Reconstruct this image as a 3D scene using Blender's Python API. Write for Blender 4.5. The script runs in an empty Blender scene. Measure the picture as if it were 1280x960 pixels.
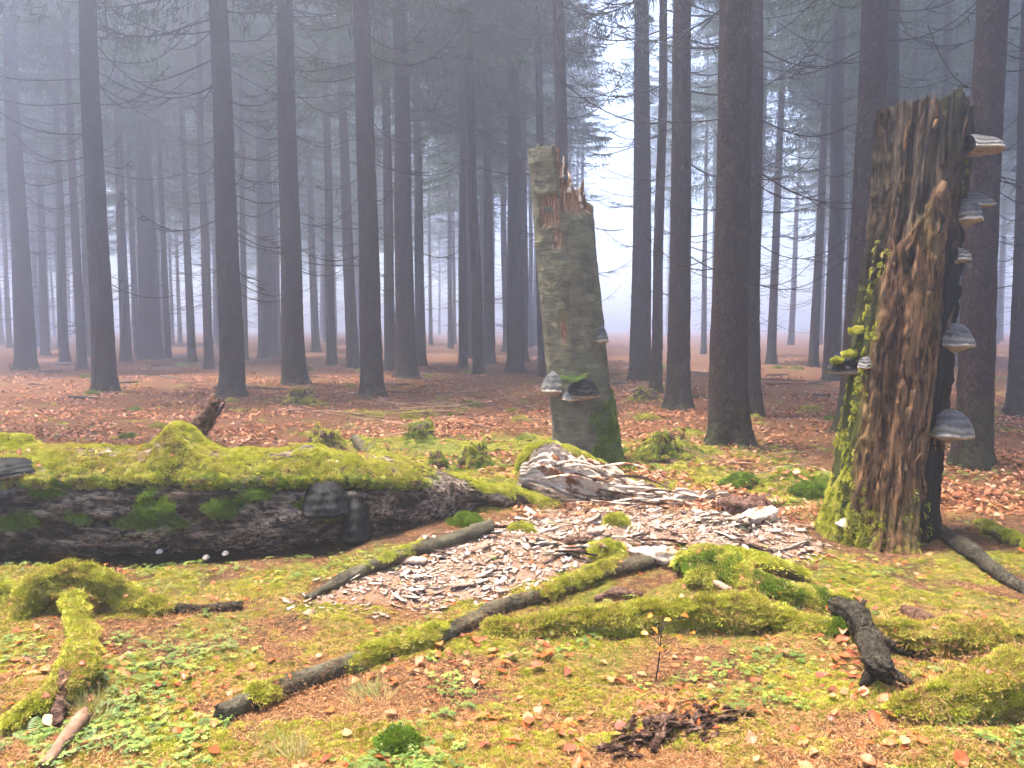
import bpy, math, random
import numpy as np
from mathutils import Vector, Matrix, Euler
from mathutils.bvhtree import BVHTree

random.seed(7)
RNG = np.random.default_rng(7)
SC = bpy.context.scene
COL = SC.collection
PI = math.pi
rad = math.radians

# ------------------------------------------------------------------ camera
CAM_H, PITCH, F = 1.5, rad(4.5), 960.0
cam_d = bpy.data.cameras.new('camera')
cam_d.sensor_width = 36.0
cam_d.lens = F / 1280.0 * 36.0
cam_d.clip_start, cam_d.clip_end = 0.05, 600
cam = bpy.data.objects.new('camera', cam_d)
COL.objects.link(cam)
cam.location = (0, 0, CAM_H)
cam.rotation_euler = (PI / 2 - PITCH, 0, 0)
SC.camera = cam

# ------------------------------------------------------------------ sky and sun
SUN_EL, SUN_AZ = rad(76), rad(285)      # azimuth clockwise from +Y: from the left, a little behind
world = bpy.data.worlds.new('World')
SC.world = world
world.use_nodes = True
wn = world.node_tree
wn.nodes.clear()
sky = wn.nodes.new('ShaderNodeTexSky')
sky.sky_type = 'NISHITA'
sky.sun_disc = False
sky.sun_elevation = SUN_EL
sky.sun_rotation = SUN_AZ
sky.altitude = 400
sky.air_density = 1.0
sky.dust_density = 4.0
sky.ozone_density = 1.0
bg = wn.nodes.new('ShaderNodeBackground')
bg.inputs['Strength'].default_value = 0.055
wo = wn.nodes.new('ShaderNodeOutputWorld')
wn.links.new(sky.outputs[0], bg.inputs[0])
wn.links.new(bg.outputs[0], wo.inputs[0])
world.cycles.sampling_method = 'AUTOMATIC'

sun_d = bpy.data.lights.new('sun', 'SUN')
sun_d.energy = 1.5
sun_d.angle = rad(10)
sun_d.color = (1.0, 0.91, 0.76)
sun = bpy.data.objects.new('sun', sun_d)
COL.objects.link(sun)
sdir = Vector((math.sin(SUN_AZ) * math.cos(SUN_EL), math.cos(SUN_AZ) * math.cos(SUN_EL), math.sin(SUN_EL)))
sun.rotation_euler = sdir.to_track_quat('Z', 'Y').to_euler()
sun.location = (0, 0, 40)

SC.view_settings.view_transform = 'Standard'
SC.view_settings.look = 'None'
SC.view_settings.gamma = 1.0
SC.view_settings.use_curve_mapping = False
SC.view_settings.exposure = 3.95
SC.cycles.use_denoising = True
SC.cycles.max_bounces = 4
SC.cycles.diffuse_bounces = 2
SC.cycles.glossy_bounces = 2
SC.cycles.transmission_bounces = 3
SC.cycles.volume_bounces = 1
SC.cycles.transparent_max_bounces = 6
SC.cycles.sample_clamp_indirect = 6.0
SC.cycles.use_adaptive_sampling = True
SC.cycles.adaptive_threshold = 0.05
SC.cycles.adaptive_min_samples = 16
SC.cycles.debug_use_spatial_splits = True
HAZE_DENSITY = 0.0130

# ------------------------------------------------------------------ numeric helpers
_perm = RNG.permutation(512).astype(np.int64)
_grad = RNG.normal(size=(512, 3))
_grad /= np.linalg.norm(_grad, axis=1)[:, None]


def noise(x, y, z=0.0):
    x, y, z = np.broadcast_arrays(np.asarray(x, float), np.asarray(y, float), np.asarray(z, float))
    xi, yi, zi = np.floor(x).astype(np.int64), np.floor(y).astype(np.int64), np.floor(z).astype(np.int64)
    xf, yf, zf = x - xi, y - yi, z - zi
    u, v, w = (t * t * t * (t * (t * 6 - 15) + 10) for t in (xf, yf, zf))

    def g(dx, dy, dz):
        h = _perm[(_perm[(_perm[(xi + dx) & 511] + yi + dy) & 511] + zi + dz) & 511]
        gr = _grad[h]
        return gr[..., 0] * (xf - dx) + gr[..., 1] * (yf - dy) + gr[..., 2] * (zf - dz)
    x00 = g(0, 0, 0) * (1 - u) + g(1, 0, 0) * u
    x10 = g(0, 1, 0) * (1 - u) + g(1, 1, 0) * u
    x01 = g(0, 0, 1) * (1 - u) + g(1, 0, 1) * u
    x11 = g(0, 1, 1) * (1 - u) + g(1, 1, 1) * u
    return ((x00 * (1 - v) + x10 * v) * (1 - w) + (x01 * (1 - v) + x11 * v) * w) * 1.6


def fbm(x, y, z=0.0, o=4):
    s, a = 0.0, 1.0
    for k in range(o):
        s = s + a * noise(x * 2 ** k + 17 * k, y * 2 ** k, z * 2 ** k)
        a *= 0.5
    return s


def sstep(a, b, x):
    t = np.clip((x - a) / (b - a), 0, 1)
    return t * t * (3 - 2 * t)


def ray(px, py):
    cx, cy = (px - 640) / F, (480 - py) / F
    return Vector((cx, math.cos(PITCH) + cy * math.sin(PITCH), -math.sin(PITCH) + cy * math.cos(PITCH)))


def at(px, py, Y):
    d = ray(px, py)
    return Vector((0, 0, CAM_H)) + d * (Y / d.y)


# ------------------------------------------------------------------ terrain height
BUMPS = []       # (x, y, rx, ry, h, rot)


def plane_pt(px, py, z=0.0):
    d = ray(px, py)
    t = (z - CAM_H) / d.z
    return Vector((0, 0, CAM_H)) + d * t


def bump_px(px, py, rx, ry, h, rot=0.0):
    p = plane_pt(px, py)
    BUMPS.append((p.x, p.y, rx, ry, h, rot))


bump_px(860, 668, .9, .5, .07)
bump_px(640, 690, .8, .35, .05)
bump_px(1215, 880, .42, .17, .13, .15)
bump_px(1180, 808, .34, .14, .10, -.1)
bump_px(880, 775, .42, .12, .09, .05)
bump_px(700, 780, .30, .10, .05)
bump_px(930, 735, .34, .14, .10)
bump_px(760, 680, .22, .14, .07)
bump_px(835, 572, .30, .22, .22)
bump_px(620, 560, .8, .5, .06)
bump_px(500, 560, .7, .4, .08)
bump_px(1000, 610, .5, .4, .12)
bump_px(85, 750, .25, .14, .06)
bump_px(60, 870, .30, .2, .07)
bump_px(500, 932, .06, .05, .03)
bump_px(1200, 950, .40, .10, .05)
bump_px(470, 520, .9, .5, .10)


def H(x, y):
    x, y = np.asarray(x, float), np.asarray(y, float)
    near = 1 - sstep(9, 16, y)
    h = .055 * noise(x / 2.7 + 3, y / 2.7) + .05 * noise(x / .9, y / .9 + 5)
    h = h + .022 * noise(x / .33, y / .33, 2.) + (.012 * np.abs(noise(x / .11, y / .11, 4.)) + .006 * noise(x / .04, y / .04, 7.)) * (1 - sstep(6, 14, y))
    h = h + .11 * noise(x / 11, y / 11, 9.) * sstep(9, 22, y) + .05 * sstep(11, 26, y) * noise(x / 1.9, y / 1.9, 3.)
    h = h + .03 * (np.abs(noise(x / .6, y / .6, 8.)) - .25) * sstep(6, 10, y)
    bn = 1 + .35 * noise(x / .13, y / .13, 6.)
    for (bx, by, rx, ry, bh, rot) in BUMPS:
        c, s = math.cos(rot), math.sin(rot)
        dx, dy = x - bx, y - by
        u, v = (dx * c + dy * s) / rx, (-dx * s + dy * c) / ry
        q = u * u + v * v
        h = h + bh * np.exp(-q * q * .6) * bn
    # hollow under the fallen log
    h = h - .13 * np.exp(-((y - 5.02 - .06 * (x + 3)) / .28) ** 2) * (1 - sstep(-1.6, -.9, x))
    return h


def hz(x, y):
    return float(H(np.array([x]), np.array([y]))[0])


TS = np.geomspace(.8, 110, 900)


def gp(px, py, lift=0.0):
    d = ray(px, py)
    x, y, z = d.x * TS, d.y * TS, CAM_H + d.z * TS
    g = z - lift - H(x, y)
    k = int(np.argmax(g < 0)) if (g < 0).any() else len(TS) - 1
    k = max(k, 1)
    f = g[k - 1] / (g[k - 1] - g[k]) if g[k] < 0 else 1.0
    t = TS[k - 1] + (TS[k] - TS[k - 1]) * f
    p = Vector((0, 0, CAM_H)) + d * float(t)
    return Vector((p.x, p.y, float(H(p.x, p.y)) + lift))


# ------------------------------------------------------------------ materials
MATS = {}


class N:
    def __init__(s, name):
        s.m = bpy.data.materials.new(name)
        s.m.use_nodes = True
        s.t = s.m.node_tree
        s.t.nodes.clear()
        s.out = s.t.nodes.new('ShaderNodeOutputMaterial')
        MATS[name] = s.m

    def n(s, typ, ins=None, **props):
        nd = s.t.nodes.new('ShaderNode' + typ)
        for k, v in props.items():
            setattr(nd, k, v)
        for k, v in (ins or {}).items():
            if hasattr(v, 'bl_idname') or isinstance(v, bpy.types.NodeSocket):
                s.t.links.new(v, nd.inputs[k])
            else:
                nd.inputs[k].default_value = v
        return nd

    def pos(s, scale=(1, 1, 1)):
        g = s.n('NewGeometry')
        return s.n('Mapping', {'Vector': g.outputs['Position'], 'Scale': scale}).outputs[0]

    def noise(s, vec, scale, detail=5, rough=.6, dist=0.0):
        return s.n('TexNoise', {'Vector': vec, 'Scale': scale, 'Detail': detail, 'Roughness': rough, 'Distortion': dist}).outputs['Fac']

    def ramp(s, fac, stops, interp='LINEAR'):
        r = s.n('ValToRGB', {'Fac': fac})
        r.color_ramp.interpolation = interp
        e = r.color_ramp.elements
        while len(e) < len(stops):
            e.new(.5)
        for el, (p, c) in zip(e, stops):
            el.position = p
            el.color = (*c, 1) if len(c) == 3 else c
        return r.outputs[0]

    def mix(s, f, a, b, blend='MIX'):
        nd = s.n('Mix', data_type='RGBA', blend_type=blend)
        for k, v in ((0, f), (6, a), (7, b)):
            if isinstance(v, bpy.types.NodeSocket):
                s.t.links.new(v, nd.inputs[k])
            else:
                nd.inputs[k].default_value = v if k == 0 else (*v, 1)
        return nd.outputs[2]

    def math(s, op, a, b=0.0, clamp=False):
        nd = s.n('Math', operation=op, use_clamp=clamp)
        for k, v in ((0, a), (1, b)):
            if isinstance(v, bpy.types.NodeSocket):
                s.t.links.new(v, nd.inputs[k])
            else:
                nd.inputs[k].default_value = v
        return nd.outputs[0]

    def attr(s, name):
        return s.n('Attribute', attribute_name=name).outputs['Fac']

    def rnd(s):
        return s.n('ObjectInfo').outputs['Random']

    def bsdf(s, col, rough=.9, height=None, dist=.01, strength=1.0, spec=.25):
        b = s.n('BsdfPrincipled', {'Base Color': col if isinstance(col, bpy.types.NodeSocket) else (*col, 1), 'Roughness': rough})
        b.inputs['Specular IOR Level'].default_value = spec * .3
        if height is not None:
            bm = s.n('Bump', {'Height': height, 'Distance': dist, 'Strength': strength})
            s.t.links.new(bm.outputs[0], b.inputs['Normal'])
        s.t.links.new(b.outputs[0], s.out.inputs[0])
        return b

    def thin(s, col, trans=.35, tcol=None, gloss=0.0):
        """diffuse leaf with some light coming through"""
        d = s.n('BsdfDiffuse', {'Color': col})
        t = s.n('BsdfTranslucent', {'Color': tcol or col})
        m = s.n('MixShader', {0: trans, 1: d.outputs[0], 2: t.outputs[0]})
        o = m.outputs[0]
        if gloss:
            g = s.n('BsdfGlossy', {'Color': (1, 1, 1, 1), 'Roughness': .45})
            o = s.n('MixShader', {0: gloss, 1: o, 2: g.outputs[0]}).outputs[0]
        s.t.links.new(o, s.out.inputs[0])


def build_materials():
    # spruce bark
    s = N('spruce_bark')
    p = s.pos((1, 1, .55))
    a = s.noise(p, 11, 9, .78)
    v = s.n('TexVoronoi', {'Vector': p, 'Scale': 30.0, 'Randomness': 1.0}).outputs['Distance']
    f = s.noise(p, 60, 4, .7)
    c = s.ramp(a, [(.34, (.007, .004, .003)), (.48, (.030, .018, .014)), (.60, (.078, .050, .038)), (.74, (.16, .12, .098))])
    c = s.mix(s.math('MULTIPLY', v, 1.2, True), c, (.028, .019, .016))
    low = s.n('SeparateXYZ', {0: s.n('NewGeometry').outputs['Position']}).outputs[2]
    lowf = s.math('MULTIPLY', s.math('SUBTRACT', 1.0, s.math('DIVIDE', low, 1.1), True), s.ramp(s.noise(s.pos(), 6, 4), [(.42, (0, 0, 0)), (.62, (1, 1, 1))]), True)
    c = s.mix(s.math('MULTIPLY', lowf, .55), c, (.05, .075, .02))
    h = s.math('ADD', s.math('MULTIPLY', v, -.7), s.math('ADD', s.math('MULTIPLY', f, .5), a))
    s.bsdf(c, .9, h, .035, 1.0, .15)

    s = N('dead_branch_bark')
    s.bsdf(s.ramp(s.noise(s.pos(), 30, 3), [(.3, (.020, .016, .014)), (.7, (.055, .045, .04))]), .9, spec=.1)

    s = N('spruce_needles')
    r = s.attr('rnd')
    c = s.ramp(r, [(0, (.028, .050, .024)), (.5, (.045, .078, .034)), (1, (.075, .11, .045))])
    s.thin(c, .3)

    # ground
    s = N('forest_floor')
    P = s.pos()
    n1, n2, n3 = s.noise(P, 3.2, 6, .65), s.noise(P, 22, 6, .7), s.noise(P, 120, 4, .7)
    moss = s.ramp(n2, [(.25, (.050, .060, .010)), (.5, (.13, .135, .022)), (.75, (.24, .21, .05))])
    litter = s.ramp(n2, [(.25, (.022, .012, .007)), (.48, (.095, .048, .026)), (.62, (.20, .105, .058)), (.8, (.32, .20, .115))])
    leafc = s.ramp(n3, [(.30, (.018, .008, .004)), (.48, (.095, .040, .019)), (.62, (.20, .09, .042)), (.8, (.32, .18, .10))])
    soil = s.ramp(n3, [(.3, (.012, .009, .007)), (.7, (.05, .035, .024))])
    c = s.mix(s.attr('leaf'), litter, leafc)
    c = s.mix(s.ramp(s.math('ADD', s.attr('moss'), s.math('MULTIPLY', s.math('SUBTRACT', n2, .5), .9)), [(.38, (0, 0, 0)), (.62, (1, 1, 1))]), c, moss)
    c = s.mix(s.math('MULTIPLY', s.attr('chip'), .85), c, s.ramp(n3, [(.25, (.14, .08, .055)), (.5, (.34, .23, .175)), (.75, (.52, .40, .32))]))
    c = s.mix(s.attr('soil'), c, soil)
    hgt = s.math('ADD', s.math('MULTIPLY', n2, 1.2), s.math('MULTIPLY', n3, .7))
    s.bsdf(c, .95, hgt, .03, 1.0, .1)

    # moss blades, three hues
    for nm, stops in (('moss_bright', [(0, (.15, .18, .015)), (.4, (.31, .32, .03)), (.75, (.46, .44, .07)), (1, (.54, .47, .16))]),
                      ('moss_green', [(0, (.055, .105, .012)), (.5, (.11, .18, .018)), (1, (.20, .25, .03))]),
                      ('moss_olive', [(0, (.13, .13, .016)), (.4, (.25, .25, .026)), (.75, (.39, .36, .055)), (1, (.45, .34, .11))])):
        s = N(nm)
        P = s.pos()
        k = s.math('ADD', s.math('MULTIPLY', s.rnd(), .55), s.math('MULTIPLY', s.noise(P, 5, 3), .5))
        s.thin(s.ramp(k, [(a * .8 + .1, b) for a, b in stops]), .35)

    s = N('sorrel_leaf')
    s.thin(s.ramp(s.rnd(), [(0, (.05, .10, .010)), (.5, (.11, .17, .018)), (1, (.24, .29, .045))]), .3, gloss=.05)

    s = N('fern_leaf')
    s.thin(s.ramp(s.rnd(), [(0, (.05, .13, .02)), (1, (.16, .26, .04))]), .3, gloss=.03)

    s = N('seedling_leaf')
    s.thin(s.ramp(s.rnd(), [(0, (.42, .12, .015)), (1, (.55, .24, .03))]), .4, gloss=.03)

    s = N('dry_leaf')
    k = s.math('FRACT', s.math('ADD', s.attr('rnd'), s.rnd()))
    c = s.ramp(k, [(0, (.14, .04, .02)), (.2, (.30, .065, .014)), (.4, (.40, .105, .022)), (.6, (.40, .135, .042)), (.78, (.40, .175, .075)), (.86, (.42, .24, .13)), (.9, (.30, .07, .03)), (1, (.18, .06, .03))])
    c = s.mix(s.math('MULTIPLY', s.ramp(s.noise(s.pos(), 70, 3), [(.45, (0, 0, 0)), (.7, (1, 1, 1))]), .45), c, (.13, .06, .035))
    s.thin(c, .25, gloss=.02)

    s = N('matted_leaf')
    k = s.math('FRACT', s.math('ADD', s.attr('rnd'), s.rnd()))
    c = s.ramp(k, [(0, (.05, .022, .013)), (.25, (.16, .055, .024)), (.5, (.30, .105, .045)), (.72, (.40, .18, .09)), (.84, (.46, .28, .18)), (.9, (.12, .04, .02)), (1, (.06, .025, .014))])
    s.thin(c, .2, gloss=.01)

    s = N('dry_needle')
    k = s.math('FRACT', s.math('ADD', s.attr('rnd'), s.rnd()))
    s.thin(s.ramp(k, [(0, (.07, .028, .012)), (.4, (.19, .082, .034)), (.75, (.31, .155, .07)), (1, (.40, .26, .13))]), .1)

    s = N('dry_grass')
    s.thin(s.ramp(s.rnd(), [(0, (.42, .34, .15)), (1, (.30, .32, .10))]), .3)

    s = N('twig_bark')
    c = s.ramp(s.math('ADD', s.math('MULTIPLY', s.rnd(), .6), s.math('MULTIPLY', s.noise(s.pos(), 25, 4), .5)), [(.2, (.04, .022, .014)), (.5, (.14, .075, .048)), (.8, (.31, .19, .13))])
    s.bsdf(c, .85, s.noise(s.pos(), 150, 3), .004)

    # greyish-green fallen branch
    s = N('branch_bark')
    P = s.pos()
    a, b = s.noise(P, 7, 6, .65), s.noise(P, 55, 5, .7)
    c = s.ramp(a, [(.3, (.040, .032, .022)), (.5, (.12, .105, .068)), (.65, (.20, .18, .115)), (.8, (.13, .15, .04))])
    c = s.mix(s.math('MULTIPLY', b, .6), c, (.03, .024, .018))
    s.bsdf(c, .8, s.math('ADD', s.math('MULTIPLY', b, 1.4), a), .025, 1, .2)

    s = N('dark_branch_bark')
    P = s.pos()
    a, b = s.noise(P, 9, 6, .65), s.noise(P, 70, 5, .7)
    c = s.mix(s.ramp(b, [(.40, (1, 1, 1)), (.56, (0, 0, 0))]), s.ramp(a, [(.3, (.020, .016, .011)), (.5, (.07, .058, .042)), (.7, (.16, .14, .10))]), (.010, .008, .006))
    s.bsdf(c, .8, s.math('ADD', s.math('MULTIPLY', b, 1.4), a), .025, 1, .2)

    # log bark
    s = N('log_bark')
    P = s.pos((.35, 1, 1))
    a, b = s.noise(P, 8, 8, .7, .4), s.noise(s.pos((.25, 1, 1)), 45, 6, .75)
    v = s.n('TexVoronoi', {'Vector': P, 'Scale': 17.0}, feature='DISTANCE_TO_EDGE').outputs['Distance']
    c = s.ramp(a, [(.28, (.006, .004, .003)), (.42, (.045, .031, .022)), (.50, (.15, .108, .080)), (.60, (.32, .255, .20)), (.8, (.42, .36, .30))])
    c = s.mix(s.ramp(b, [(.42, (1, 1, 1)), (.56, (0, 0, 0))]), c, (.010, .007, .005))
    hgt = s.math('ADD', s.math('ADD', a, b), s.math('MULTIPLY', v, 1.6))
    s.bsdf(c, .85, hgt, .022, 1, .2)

    # beech snag: bark with exposed wood mask
    s = N('beech_bark')
    P = s.pos()
    a = s.noise(P, 5, 6, .6)
    w = s.noise(s.pos((1, 1, 4.5)), 6, 6, .65, .3)
    b = s.noise(P, 90, 4, .7)
    c = s.ramp(a, [(.28, (.048, .045, .029)), (.5, (.115, .106, .066)), (.66, (.165, .155, .085)), (.8, (.24, .22, .175))])
    c = s.mix(s.math('MULTIPLY', s.ramp(w, [(.40, (1, 1, 1)), (.58, (0, 0, 0))]), .45), c, (.035, .032, .022))
    c = s.mix(s.math('MULTIPLY', s.ramp(b, [(.5, (0, 0, 0)), (.7, (1, 1, 1))]), .35), c, (.23, .22, .17))
    fib = s.noise(s.pos((1, 1, .07)), 60, 5, .65)
    wd = s.ramp(fib, [(.3, (.06, .028, .016)), (.47, (.22, .11, .06)), (.6, (.38, .22, .13)), (.75, (.55, .40, .28))])
    m = s.attr('wood')
    c = s.mix(m, c, wd)
    hgt = s.math('ADD', s.math('MULTIPLY', w, 1.4), s.math('ADD', s.math('MULTIPLY', b, .5), s.math('MULTIPLY', fib, m)))
    s.bsdf(c, .85, hgt, .018, 1, .2)

    # rotten wood of the big snag
    s = N('rotten_wood')
    fz = s.noise(s.pos((1, 1, .05)), 40, 8, .72, .15)
    fz2 = s.noise(s.pos((1, 1, .16)), 8, 7, .68, .4)
    g = s.noise(s.pos(), 70, 5, .75)
    c = s.ramp(fz2, [(.28, (.022, .011, .006)), (.41, (.09, .047, .026)), (.50, (.19, .105, .055)), (.59, (.32, .165, .075)), (.72, (.40, .30, .19))])
    c = s.mix(s.ramp(fz, [(.37, (1, 1, 1)), (.50, (0, 0, 0))]), c, (.012, .008, .006))
    cav = s.noise(s.pos((1, 1, .22)), 13, 6, .7, .5)
    c = s.mix(s.ramp(cav, [(.40, (1, 1, 1)), (.47, (0, 0, 0))]), c, (.012, .008, .006))
    c = s.mix(s.math('MULTIPLY', s.ramp(g, [(.55, (0, 0, 0)), (.75, (1, 1, 1))]), .35), c, (.30, .20, .12))
    grey = s.ramp(fz, [(.32, (.010, .008, .006)), (.47, (.050, .038, .028)), (.6, (.125, .098, .072)), (.75, (.22, .18, .14))])
    c = s.mix(s.attr('grey'), c, grey)
    bark = s.ramp(g, [(.3, (.012, .010, .009)), (.7, (.045, .038, .03))])
    c = s.mix(s.attr('bark'), c, bark)
    c = s.mix(s.math('MULTIPLY', s.attr('algae'), .7), c, (.085, .10, .02))
    hgt = s.math('ADD', s.math('MULTIPLY', fz, 1.5), s.math('ADD', fz2, s.math('MULTIPLY', g, .6)))
    s.bsdf(c, .9, hgt, .03, 1, .15)

    s = N('pale_wood')
    k = s.rnd()
    P = s.pos((.3, 1, 1))
    fib = s.noise(P, 85, 6, .75, .3)
    big = s.noise(s.pos(), 9, 5, .6)
    c = s.ramp(fib, [(.25, (.16, .09, .05)), (.4, (.48, .36, .26)), (.58, (.68, .57, .46)), (.8, (.78, .70, .60))])
    c = s.mix(s.ramp(big, [(.52, (0, 0, 0)), (.60, (1, 1, 1))]), c, (.20, .085, .036))
    s.bsdf(c, .85, s.math('ADD', fib, big), .02, 1, .2)

    s = N('wood_chip')
    k = s.math('FRACT', s.math('ADD', s.attr('rnd'), s.rnd()))
    c = s.ramp(k, [(0, (.20, .115, .08)), (.22, (.36, .235, .175)), (.45, (.47, .34, .27)), (.62, (.56, .44, .36)), (.85, (.64, .53, .44)), (.93, (.40, .25, .18)), (1, (.22, .13, .09))])
    fib = s.noise(s.pos((.5, 1, 1)), 90, 4, .7)
    c = s.mix(s.math('MULTIPLY', s.ramp(fib, [(.45, (0, 0, 0)), (.7, (1, 1, 1))]), .5), c, (.17, .11, .08))
    s.bsdf(c, .85, fib, .006, 1, .2)

    s = N('dark_rotten_wood')
    fib = s.noise(s.pos((.4, 1, 1)), 60, 6, .7, .3)
    fib2 = s.noise(s.pos(), 26, 5, .7)
    c = s.ramp(s.math('ADD', s.math('MULTIPLY', fib, .6), s.math('MULTIPLY', fib2, .4)), [(.38, (.014, .008, .006)), (.48, (.06, .031, .022)), (.56, (.15, .085, .062)), (.68, (.33, .23, .18))])
    s.bsdf(c, .85, fib, .02, 1, .2)

    # bracket fungi
    for nm, st in (('fungus_grey', [(0, (.03, .03, .032)), (.25, (.095, .092, .092)), (.5, (.055, .053, .055)), (.7, (.115, .108, .10)), (.88, (.18, .165, .145)), (1, (.36, .31, .25))]),
                   ('fungus_dark', [(0, (.004, .004, .004)), (.5, (.006, .006, .0065)), (.8, (.011, .011, .0115)), (.93, (.022, .021, .022)), (1, (.012, .012, .012))])):
        s = N(nm)
        k = s.math('ADD', s.attr('ring'), s.math('MULTIPLY', s.math('SUBTRACT', s.noise(s.pos(), 11, 4), .5), .42))
        c = s.ramp(k, st)
        band = s.math('SINE', s.math('MULTIPLY', k, 30.0))
        c = s.mix(s.math('MULTIPLY', s.math('ADD', band, 1.0), .36 if 'grey' in nm else .15), c, (.03, .03, .033) if 'grey' in nm else (.004, .004, .004))
        s.bsdf(c, .6, s.math('ADD', s.math('MULTIPLY', band, .4), s.noise(s.pos(), 90, 4)), .006, 1, .4)
    s = N('fungus_pores')
    s.bsdf(s.ramp(s.noise(s.pos(), 40, 4), [(.3, (.16, .09, .05)), (.7, (.38, .28, .20))]), .95)
    s = N('white_fungus')
    s.bsdf(s.ramp(s.noise(s.pos(), 60, 3), [(.3, (.22, .18, .15)), (.7, (.50, .44, .38))]), .8)

    # fog
    s = N('fog')
    v = s.n('VolumePrincipled', {'Color': (.73, .79, 1.0, 1), 'Density': HAZE_DENSITY, 'Anisotropy': .72})
    s.t.links.new(v.outputs[0], s.out.inputs['Volume'])


build_materials()


# ------------------------------------------------------------------ object helpers
def tag(o, label=None, cat=None, group=None, kind=None):
    for k, v in (('label', label), ('category', cat), ('group', group), ('kind', kind)):
        if v:
            o[k] = v
    return o


def link(o, parent=None, world_geo=True):
    COL.objects.link(o)
    if parent is not None:
        o.parent = parent
        if world_geo:
            q = parent
            off = Vector((0, 0, 0))
            while q is not None:
                off += q.location
                q = q.parent
            o.location = -off
    return o


def mesh(name, V, Fa, mat, smooth=True, attrs=None, fattrs=None):
    me = bpy.data.meshes.new(name)
    V = np.asarray(V, float)
    if isinstance(Fa, np.ndarray) and len(Fa):
        n, k = Fa.shape
        me.vertices.add(len(V))
        me.vertices.foreach_set('co', V.ravel())
        me.loops.add(n * k)
        me.loops.foreach_set('vertex_index', Fa.ravel().astype(np.int32))
        me.polygons.add(n)
        me.polygons.foreach_set('loop_start', np.arange(0, n * k, k, dtype=np.int32))
        me.update(calc_edges=True)
    else:
        me.from_pydata(V.tolist(), [], [list(f) for f in Fa])
    if smooth:
        me.polygons.foreach_set('use_smooth', np.ones(len(me.polygons), dtype=bool))
    for nm, a in (attrs or {}).items():
        at_ = me.attributes.new(nm, 'FLOAT', 'POINT')
        at_.data.foreach_set('value', np.asarray(a, np.float32))
    for nm, a in (fattrs or {}).items():
        at_ = me.attributes.new(nm, 'FLOAT', 'FACE')
        at_.data.foreach_set('value', np.asarray(a, np.float32))
    if mat:
        me.materials.append(MATS[mat])
    return me


def obj(name, me, parent=None, world_geo=True):
    return link(bpy.data.objects.new(name, me), parent, world_geo)


def empty(name, loc, label=None, cat=None, group=None):
    o = bpy.data.objects.new(name, None)
    o.location = loc
    o.empty_display_size = .1
    COL.objects.link(o)
    return tag(o, label, cat, group)


def grid_faces(nr, ns, closed=True):
    i = np.arange(nr - 1)[:, None] * ns
    j = np.arange(ns if closed else ns - 1)[None, :]
    j2 = (j + 1) % ns
    return np.stack([i + j, i + j2, i + ns + j2, i + ns + j], -1).reshape(-1, 4)


def spline(pts, n):
    """Catmull-Rom through pts (k x d), n samples"""
    P = np.asarray(pts, float)
    P = np.vstack([2 * P[0] - P[1], P, 2 * P[-1] - P[-2]])
    k = len(P) - 3
    t = np.linspace(0, k - 1e-9, n)
    i = t.astype(int)
    f = (t - i)[:, None]
    a, b, c, d = P[i], P[i + 1], P[i + 2], P[i + 3]
    return .5 * (2 * b + (c - a) * f + (2 * a - 5 * b + 4 * c - d) * f ** 2 + (3 * b - a - 3 * c + d) * f ** 3)


def limb(pts, radii, nr=40, ns=12, amp=.12, freq=6.0, flat=1.0, seed=0.0, lump=0.0, ragged=(0.0, 0.0), ridge=0.0):
    """tube along a spline, radius noise; returns V, F, param t, normals"""
    C = spline(pts, nr)
    R = spline(np.asarray(radii, float)[:, None], nr)[:, 0]
    T = np.gradient(C, axis=0)
    T /= np.linalg.norm(T, axis=1)[:, None]
    U = np.array([0, 0, 1.0]) - T * T[:, 2:3]
    bad = np.linalg.norm(U, axis=1) < .15
    U[bad] = np.array([0, -1.0, 0]) - T[bad] * T[bad][:, 1:2]
    U /= np.linalg.norm(U, axis=1)[:, None]
    W = np.cross(T, U)
    th = np.linspace(0, 2 * PI, ns, endpoint=False)
    ct, st = np.cos(th)[None, :, None], np.sin(th)[None, :, None]
    D = U[:, None] * ct * flat + W[:, None] * st
    base = C[:, None] + D * R[:, None, None]
    dn = amp * fbm(base[..., 0] * freq + seed, base[..., 1] * freq, base[..., 2] * freq, 3)
    if lump:
        dn = dn + lump * noise(base[..., 0] * freq * .3 + seed, base[..., 1] * freq * .3, base[..., 2] * freq * .3 + 5)
    if ridge:
        sl = np.concatenate([[0], np.cumsum(np.linalg.norm(np.diff(C, axis=0), axis=1))])[:, None] / max(R.max(), 1e-4)
        dn = dn + ridge * noise(np.cos(th)[None] * 2.6 + seed, np.sin(th)[None] * 2.6, sl * .28) + ridge * .6 * noise(np.cos(th)[None] * 7 + seed, np.sin(th)[None] * 7, sl * .6) - ridge * .8 * sstep(.1, .5, noise(sl * .9 + seed, np.cos(th)[None] * 1.5, np.sin(th)[None] * 1.5))
    V = C[:, None] + D * (R[:, None] * (1 + dn))[..., None]
    for e, rg in ((0, ragged[0]), (-1, ragged[1])):
        if rg:
            s = -1 if e == 0 else 1
            V[e] += s * T[e] * (rg * RNG.uniform(-.3, 1, ns))[:, None]
    V = V.reshape(-1, 3)
    Fq = grid_faces(nr, ns)
    # end caps as fans with sunk centre
    n0 = len(V)
    V = np.vstack([V, C[0] + T[0] * R[0] * .15, C[-1] - T[-1] * R[-1] * .15])
    j = np.arange(ns)
    j2 = (j + 1) % ns
    z = np.full(ns, n0)
    capa = np.stack([j2, j, z, z], -1)
    capb = np.stack([(nr - 1) * ns + j, (nr - 1) * ns + j2, z + 1, z + 1], -1)
    return V, Fq, (capa[:, :3], capb[:, :3])


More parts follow.
